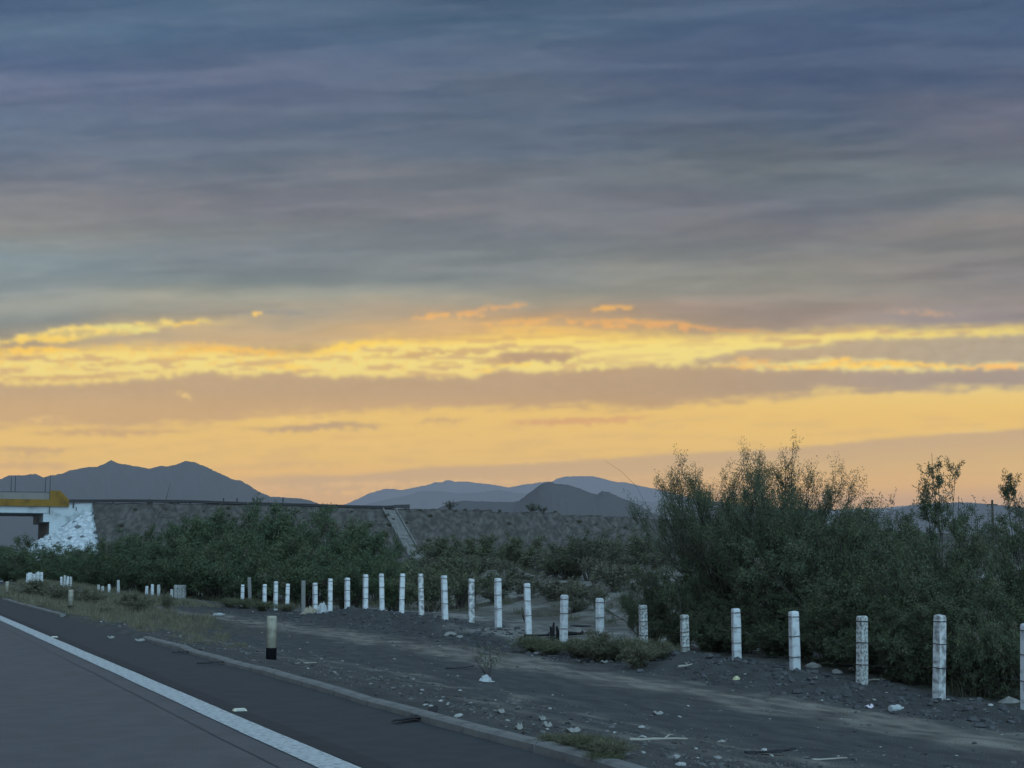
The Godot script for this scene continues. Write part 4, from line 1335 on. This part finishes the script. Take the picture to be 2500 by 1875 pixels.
	low_.merge({"height": 1.2, "radius": 1.0, "stems": 20, "branches": 8, "twigs": 5, "low": 0.0, "wood": 0.015, "sprigs": 20}, true)
	var lk := [shrub(low_, 431), shrub(low_, 432)]
	var under := []
	for k in 13: under.append([1660.0 + k * 70.0 + (k * 37) % 29, 27.0 - k * 0.45, 1490.0 + (k * 53) % 40, 200.0])
	grow("undergrowth_bush", lk, low_, under, "low leafy undergrowth bush between the fence posts and the tall bushes", "bush", "undergrowth behind the fence", true)
	var slender := {"height": 5.0, "radius": 1.9, "stems": 9, "branches": 7, "twigs": 5, "sprigs": 30, "len": 0.09, "wid": 0.022, "wood": 0.035, "lean": 0.9, "rise": 0.6, "droop": 0.1, "fuzz": 0.5, "low": 0.45, "dark": Color(0.060, 0.078, 0.050), "light": Color(0.150, 0.172, 0.095)}
	var sl := [shrub(slender, 421), shrub(slender, 422)]
	grow("slender_tree", sl, slender, [[2300, 28.0, 1098, 330, "slender tree with separate leafy sprays above the thorn bushes"], [2490, 29.0, 1135, 260, "slender tree with leafy sprays next to the utility pole"]], "", "tree", "", true)
	# bare branches
	rng.seed = 61
	for d in [[345, 120.0, 1228, "bare dead tree in front of the embankment", 0.09], [1660, 29.5, 1192, "long bare arching branch leaning out of the tall bush", 0.012]]:
		var p := at_depth(d[0], d[1])
		p.y = gh(p.x, p.z)
		var hh: float = EYE + (HORIZON - d[2]) / F * d[1] - p.y
		var o := thing("bare_tree", p, d[3], "tree")
		var tr := Shape.new()
		var lean := Vector3(0.25 if d[0] < 1000 else -0.35, 1, 0.05)
		var pts := []
		for k in 6: pts.append(Vector3(lean.x * k / 5.0 * (k / 5.0), k / 5.0, lean.z * k / 5.0) * hh + unit() * 0.03 * hh * (1 if k > 0 else 0))
		tr.tube(pts, [d[4], d[4] * 0.8, d[4] * 0.6, d[4] * 0.45, d[4] * 0.3, d[4] * 0.15], 6)
		part("trunk", tr.mesh(), M.bark_pale if M.has("bark_pale") else M.bark, o)
		for k in 7:
			var b := Shape.new()
			var q: Vector3 = pts[2 + k % 4]
			var dir := (unit() + Vector3.UP * 0.8).normalized()
			b.tube([q, q + dir * hh * 0.14 + unit() * 0.02 * hh, q + dir * hh * 0.26], [d[4] * 0.35, d[4] * 0.22, d[4] * 0.1], 4)
			part("branch", b.mesh(), M.bark, o)
	# tumbleweeds and clumps on the verge
	var weed := {"height": 0.75, "radius": 0.6, "stems": 26, "branches": 7, "twigs": 4, "sprigs": 6, "len": 0.10, "wid": 0.014, "wood": 0.008, "lean": 1.0, "rise": 0.3, "droop": 0.0, "fuzz": 1.2, "low": 0.05, "dark": Color(0.105, 0.098, 0.070), "light": Color(0.260, 0.235, 0.165)}
	var wk := [shrub(weed, 501), shrub(weed, 502)]
	grow("dry_bush", wk, weed, [[330, 52, 1450, 110, "round dry brown bush on the verge"], [410, 54, 1448, 50, "small dark dry bush beside the round brown one"], [90, 66, 1418, 150, "broad dry bush behind the distant kerb"], [150, 60, 1430, 120, "dry bush behind the far delineator post"], [215, 58, 1440, 110, "low dry bush between the delineator and the round brown bush"], [250, 46, 1500, 80, "dry clump at the end of the buried kerb"],
		[1462, 27.5, 1540, 130, "dry brown bush at the foot of the weathered post"], [1555, 26.0, 1572, 120, "dry brown clump below the blotchy post"]], "", "shrub", "")
	var soft := {"height": 0.3, "radius": 0.45, "stems": 60, "branches": 5, "twigs": 3, "sprigs": 4, "len": 0.12, "wid": 0.006, "wood": 0.003, "lean": 1.0, "rise": 0.9, "droop": 0.0, "fuzz": 1.5, "low": 0.0, "dark": Color(0.075, 0.080, 0.048), "light": Color(0.20, 0.195, 0.115)}
	var straw := soft.duplicate()
	straw.merge({"dark": Color(0.10, 0.095, 0.065), "light": Color(0.25, 0.225, 0.15)}, true)
	var tk := [shrub(soft, 601), shrub(straw, 602)]
	var clumps := [[1400, 1826, 0.3, 1, "straw grass tuft against the kerb beside the turnout"], [1445, 1836, 0.36, 0, "yellow-green grass tuft against the kerb beside the turnout"], [1490, 1848, 0.36, 1, "faded grass tuft against the kerb beside the turnout"], [1475, 1868, 0.3, 0, "low green grass tuft overhanging the kerb"], [1350, 1818, 0.25, 1, "small straw tuft beside the kerb and the torn paper"], [1300, 1592, 1.0, 0, "yellowish grass clump on the berm below the short white post"], [1345, 1600, 0.9, 0, "second yellowish grass clump on the berm below the short white post"], [1415, 1605, 1.1, 0, "grass clump with a white scrap at its foot"], [1480, 1612, 1.1, 1, "straw-coloured grass clump below the weathered post"], [1545, 1610, 1.2, 0, "grass clump at the foot of the blotchy post"], [1600, 1610, 1.0, 1, "straw clump between the blotchy post and the hump of pale earth"],
		[640, 1492, 1.2, 0, "green grass clump around the feet of the white posts"], [600, 1486, 1.3, 0, "green grass clump beside the leaning grey post"], [700, 1494, 1.0, 1, "straw clump near the splayed grey post"], [560, 1482, 1.2, 0, "green grass clump before the last white post of the row"]]
	for c in clumps:
		var p := on_ground(c[0], c[1])
		plant("grass_clump", tk[c[3]], p, Vector3(1.15, 0.8, 1.15) * c[2], c[0], c[4], "grass", "", "stalks", "blades")
	var wisp := thing("roadside_weed", on_ground(1195, 1660), "wispy dark weed beside the white plastic bag on the dirt track", "weed")
	var ws := Shape.new()
	rng.seed = 71
	for k in 7:
		var tip := Vector3(rng.randf_range(-0.25, 0.25), rng.randf_range(0.3, 0.55), rng.randf_range(-0.2, 0.2))
		ws.tube([Vector3.ZERO, tip * 0.5 + unit() * 0.03, tip], [0.006, 0.004, 0.002], 3)
	part("stem", ws.mesh(), M.bark, wisp)
	var wl := Shape.new()
	for k in 160:
		var t := rng.randf_range(0.35, 1.0)
		sprig(wl, Vector3(rng.randf_range(-0.25, 0.25), rng.randf_range(0.35, 0.55), rng.randf_range(-0.2, 0.2)) * t, (unit() + Vector3.UP).normalized(), 0.05, 0.015, Color(0.06, 0.075, 0.045).lerp(Color(0.12, 0.13, 0.08), rng.randf()))
	part("leaves", wl.mesh(true), M.leaf, wisp)
	# ground cover: uncountable grass and weeds of the verge and the clearing
	rng.seed = 81
	var pl := []
	var pl2 := []
	for k in 4200:
		var z := -rng.randf_range(24.0, 120.0)
		var x := rng.randf_range(4.55, 13.0)
		var n := nz.get_noise_2d(x * 120.0, z * 60.0)
		if z > -46.0 and x > 5.6 + 2.2 * clampf((-z - 24.0) / 22.0, 0.0, 1.0) * 1.6: continue
		if n + rng.randf_range(-0.2, 0.2) < -0.05: continue
		if z > -62.0 and x > 9.2: continue
		var f := rng.randf_range(0.55, 1.45) * clampf((-z - 18.0) / 30.0, 0.35, 1.0)
		var tint := Color(0.75, 0.72, 0.62).lerp(Color(1.0, 0.94, 0.82), rng.randf())
		pl.append([Transform3D(Basis(Vector3.UP, rng.randf() * TAU).scaled(Vector3(f, f * rng.randf_range(0.6, 1.2), f)), Vector3(x, gh(x, z) - 0.01, z)), tint])
	for k in 2600:
		var z := -rng.randf_range(18.0, 110.0)
		var x := rng.randf_range(14.3, 44.0)
		var n := nz.get_noise_2d(x * 90.0 + 11.0, z * 35.0)
		if x < 21.5 and z < -24.0 and z > -60.0: continue
		if n > -0.02: continue
		var f := rng.randf_range(0.6, 1.3)
		pl2.append([Transform3D(Basis(Vector3.UP, rng.randf() * TAU).scaled(Vector3(f, f, f)), Vector3(x, gh(x, z) - 0.01, z)), Color(0.6, 0.62, 0.5).lerp(Color(0.95, 0.9, 0.75), rng.randf())])
	scatter("verge_grass", tuft(70, 0.34, 0.55, Color(0.12, 0.118, 0.09), Color(0.30, 0.285, 0.225), 611, 0.010), M.leaf, pl, "dry straw-coloured grass covering the verge", "grass")
	scatter("clearing_grass", tuft(60, 0.34, 0.6, Color(0.085, 0.09, 0.068), Color(0.21, 0.20, 0.15), 612, 0.012), M.leaf, pl2, "sparse dry grass between the scrub behind the fence", "grass")

func litter() -> void:
	# gravel: too many to count
	rng.seed = 91
	var kinds := [rock(951, Vector3(1, 0.7, 1), 0.3, 4, 6), rock(952, Vector3(1.2, 0.6, 0.9), 0.3, 4, 6)]
	for which in 2:
		var pl := []
		for k in 14000:
			var z := -8.0 - pow(rng.randf(), 1.5) * 50.0
			var x := rng.randf_range(4.5, 13.9)
			var n := nz.get_noise_2d(x * 150.0, z * 90.0)
			var keep := 0.9 if x < 7.2 + n * 2.0 else (0.85 if x > 11.4 else 0.14)
			if rng.randf() > keep: continue
			var sz := 0.012 + pow(rng.randf(), 6.0) * 0.065
			var shade := rng.randf_range(0.06, 0.15) if rng.randf() < 0.90 else rng.randf_range(0.2, 0.42)
			pl.append([Transform3D(Basis.from_euler(Vector3(rng.randf(), rng.randf() * TAU, rng.randf())).scaled(Vector3(sz, sz * 0.6, sz)), Vector3(x, gh(x, z) + sz * 0.05, z)), Color(shade, shade * 0.98, shade * 0.95)])
		scatter("gravel", kinds[which], M.gravel, pl, "loose %s gravel strewn over the verge and dirt track" % ["rounded", "flat"][which], "gravel")
	# soil clods on the berm
	var clod := []
	for k in 2600:
		var z := -rng.randf_range(14.0, 50.0)
		var x := rng.randf_range(11.6, 14.4)
		var sz := 0.03 + pow(rng.randf(), 3.0) * 0.13
		var sh := rng.randf_range(0.055, 0.10)
		clod.append([Transform3D(Basis.from_euler(Vector3(rng.randf() * 3.0, rng.randf() * TAU, rng.randf() * 3.0)).scaled(Vector3(sz, sz * 0.7, sz)), Vector3(x, gh(x, z), z)), Color(sh, sh, sh * 1.05)])
	scatter("soil_clods", rock(953, Vector3.ONE, 0.35, 4, 6), M.gravel, clod, "dark clods of earth along the berm", "soil")
	drop("plastic_bottle", bottle(1), M.white_plastic, 522, 1506, 0.5, "white plastic bottle lying on the verge near the straw grass", "bottle").scale = Vector3.ONE * 1.9
	drop("plastic_bag", crumple(2, Vector3(0.10, 0.11, 0.08)), M.white_plastic, 1185, 1664, 0.3, "crumpled white plastic bag beside the wispy weed", "bag")
	drop("concrete_chunk", rock(3, Vector3(0.42, 0.16, 0.3), 0.15, 5, 6), M.stone_pale, 1100, 1551, 0.3, "flat pale concrete slab piece at the foot of the berm", "rubble")
	drop("concrete_chunk", rock(4, Vector3(0.24, 0.1, 0.18), 0.25), M.stone_pale, 1122, 1556, 0.9, "small pale rubble piece next to the flat slab", "rubble")
	drop("tyre_shred", shred(5, 0.85, 0.13), M.rubber, 1008, 1772, 0.9, "long black tyre shred on the shoulder inside the kerb", "rubber")
	drop("tyre_shred", shred(6, 0.5, 0.07), M.rubber, 1122, 1634, 0.1, "thin black tyre shred on the dirt track", "rubber")
	drop("tyre_shred", shred(7, 0.55, 0.06), M.rubber, 527, 1633, 0.3, "narrow black rubber strip on the shoulder before the delineator", "rubber")
	drop("tyre_shred", shred(8, 0.42, 0.1), M.rubber, 1880, 1842, -0.2, "thick black rubber piece on the open dirt", "rubber")
	drop("tyre_shred", shred(9, 0.5, 0.08), M.rubber, 455, 1605, 0.5, "curled black rubber strip on the shoulder", "rubber")
	drop("tyre_shred", shred(10, 0.35, 0.06), M.rubber, 830, 1712, 0.6, "small black rubber scrap against the kerb", "rubber")
	drop("cast_stick", stick(11, 0.5, 0.014), M.pale_wood, 1608, 1810, -0.2, "pale forked stick on the dirt below the white paper", "stick")
	drop("cast_stick", stick(12, 0.32, 0.011, 0), M.pale_wood, 2025, 1857, 0.0, "straight pale stick near the thick rubber piece", "stick")
	drop("cast_stick", stick(13, 0.5, 0.016), M.pale_wood, 2150, 1662, 0.2, "pale stick at the foot of the mottled post", "stick")
	drop("cast_stick", stick(14, 0.34, 0.014, 0), M.pale_wood, 748, 1622, 0.3, "short pale stick on the gravel beside the delineator", "stick")
	drop("cast_stick", stick(15, 0.7, 0.02), M.pale_wood, 1680, 1628, 0.7, "bent pale branch lying on the berm", "stick")
	drop("burnt_log", stick(16, 0.8, 0.05, 1), M.char, 1409, 1553, 0.1, "thick charred log on the sand behind the short post", "log")
	drop("burnt_log", stick(17, 0.8, 0.035, 0), M.char, 1418, 1532, 0.15, "thin charred stick on the pale sand", "log")
	drop("burnt_log", stick(18, 0.9, 0.03, 1), M.char, 1325, 1555, 0.0, "dark fallen branch on the sand between two white posts", "log")
	var stump := thing("charred_stump", on_ground(1356, 1562), "black charred stump with broken stems beside the short white post", "stump")
	rng.seed = 19
	for k in 4:
		var s := Shape.new()
		var lean := Vector3(rng.randf_range(-0.2, 0.2), 1, rng.randf_range(-0.2, 0.2))
		var o := Vector3(rng.randf_range(-0.12, 0.12), 0, rng.randf_range(-0.08, 0.08))
		var hh := rng.randf_range(0.25, 0.5)
		s.tube([o - Vector3.UP * 0.1, o + lean * hh * 0.5 + unit() * 0.03, o + lean * hh + unit() * 0.05], [0.05, 0.04, 0.02], 6)
		part("stem", s.mesh(), M.char, stump)
	var leaning := thing("leaning_stick", on_ground(1290, 1545), "dark stick leaning up beside a white post", "stick")
	var ls := Shape.new()
	ls.tube([Vector3(0, -0.1, 0), Vector3(-0.06, 0.2, 0), Vector3(-0.16, 0.42, 0.02)], [0.03, 0.025, 0.015], 6)
	part("stem", ls.mesh(), M.char, leaning)
	var papers := [[1605, 1746, 0.12, 0.3, "white folded paper on the open dirt"], [1475, 1619, 0.14, 0.34, "white scrap under the grass clump on the berm"], [1398, 1790, 0.12, 0.3, "torn white paper above the grass tuft by the kerb"], [2122, 1730, 0.1, 0.32, "pinkish paper on the dust beside the white foam cup"], [1412, 1616, 0.08, 0.16, "tiny white scrap at the dusty edge of the track"], [1222, 1742, 0.1, 0.16, "white wrapper on the gravel"], [1323, 1759, 0.08, 0.16, "flat white wrapper on the gravel near the torn paper"], [1336, 1776, 0.08, 0.18, "creased white wrapper just above the torn paper"], [1266, 1782, 0.07, 0.14, "small white scrap near the kerb"], [270, 1568, 0.1, 0.3, "pale flat debris lying on the far shoulder"], [340, 1576, 0.12, 0.4, "pale splintered debris at the end of the kerb"]]
	for p in papers:
		drop("paper_scrap", paper(int(p[0]), p[2] * 0.5, p[3] * 0.42), M.pink_paper if p[0] == 2122 else M.paper, p[0], p[1], 0.3, p[4], "litter", "scraps of paper on the dirt")
	var cup := drop("foam_cup", bottle(30), M.white_plastic, 2174, 1741, 0.2, "crushed white foam cup on the dusty edge below the mottled post", "cup")
	cup.scale = Vector3(1.0, 1.5, 1.5)
	drop("foam_ball", rock(31, Vector3(0.13, 0.12, 0.12), 0.12), M.yellow_foam, 1798, 1660, 0.0, "round yellowish foam lump below the hump of pale earth", "litter")
	for p in [[2044, 1643, 0.3, "pale stone behind the clean white post"], [2468, 1716, 0.42, "broad pale stone on the sand at the berm's end"], [1985, 1628, 0.34, "pale stone on the hump beside the bush"], [752, 1496, 0.34, "tan lump of rubbish at the foot of the rag-strewn post"], [640, 1632, 0.12, "white pebble on the kerb before the delineator"], [1238, 1760, 0.07, "small pale stone on the gravel"], [1309, 1597, 0.2, "pale stone below the yellowish grass clump"], [2080, 1636, 0.22, "pale stone leaning on the berm between posts"]]:
		var o := drop("loose_stone", rock(int(p[0]), Vector3(p[2] * 0.75, p[2] * 0.4, p[2] * 0.6), 0.34, 5, 7), M.stone_pale, p[0], p[1], p[0], p[3], "stone", "loose pale stones")
	drop("white_rag", crumple(41, Vector3(0.16, 0.42, 0.12)), M.white_plastic, 788, 1497, 0.4, "white rag heaped against a fence post", "rag")
	drop("white_rag", crumple(42, Vector3(0.3, 0.3, 0.2)), M.rag, 757, 1499, 0.9, "tan rag heap next to the white rag", "rag")
	# whitewashed culvert block seen between far bushes
	var cb := thing("culvert_head", at_depth(443, 78), "whitewashed rubble culvert block between the bushes", "culvert")
	cb.position.y = gh(cb.position.x, cb.position.z) - 0.1
	cb.rotation.y = -0.3
	var s := Shape.new()
	s.box(Vector3(-0.3, -0.2, -0.25), Vector3(0.3, 0.8, 0.25))
	part("block", s.mesh(), M.mortar, cb)
	rng.seed = 43
	for k in 15:
		var st := part("stone", rock(960 + k % 4, Vector3(0.24, 0.24, 0.12), 0.2, 4, 7), M.paint_mottled, cb)
		st.position = Vector3(-0.21 + (k % 3) * 0.21, 0.0 + (k / 3) * 0.17, 0.25)
	# power pole far off behind the right-hand bushes
	var pp := thing("utility_pole", at_depth(2428, 130), "thin wooden utility pole with a crossarm behind the slender trees", "pole")
	pp.position.y = gh(pp.position.x, pp.position.z)
	var hh := EYE + (HORIZON - 1222.0) / F * 130.0 - pp.position.y
	s = Shape.new()
	s.tube([Vector3(0, -0.3, 0), Vector3(0, hh * 0.5, 0), Vector3(0, hh, 0)], [0.13, 0.11, 0.09], 8)
	part("shaft", s.mesh(), M.bark, pp)
	s = Shape.new()
	s.box(Vector3(-0.5, hh - 0.45, -0.06), Vector3(0.5, hh - 0.35, 0.06))
	part("crossarm", s.mesh(), M.bark, pp)
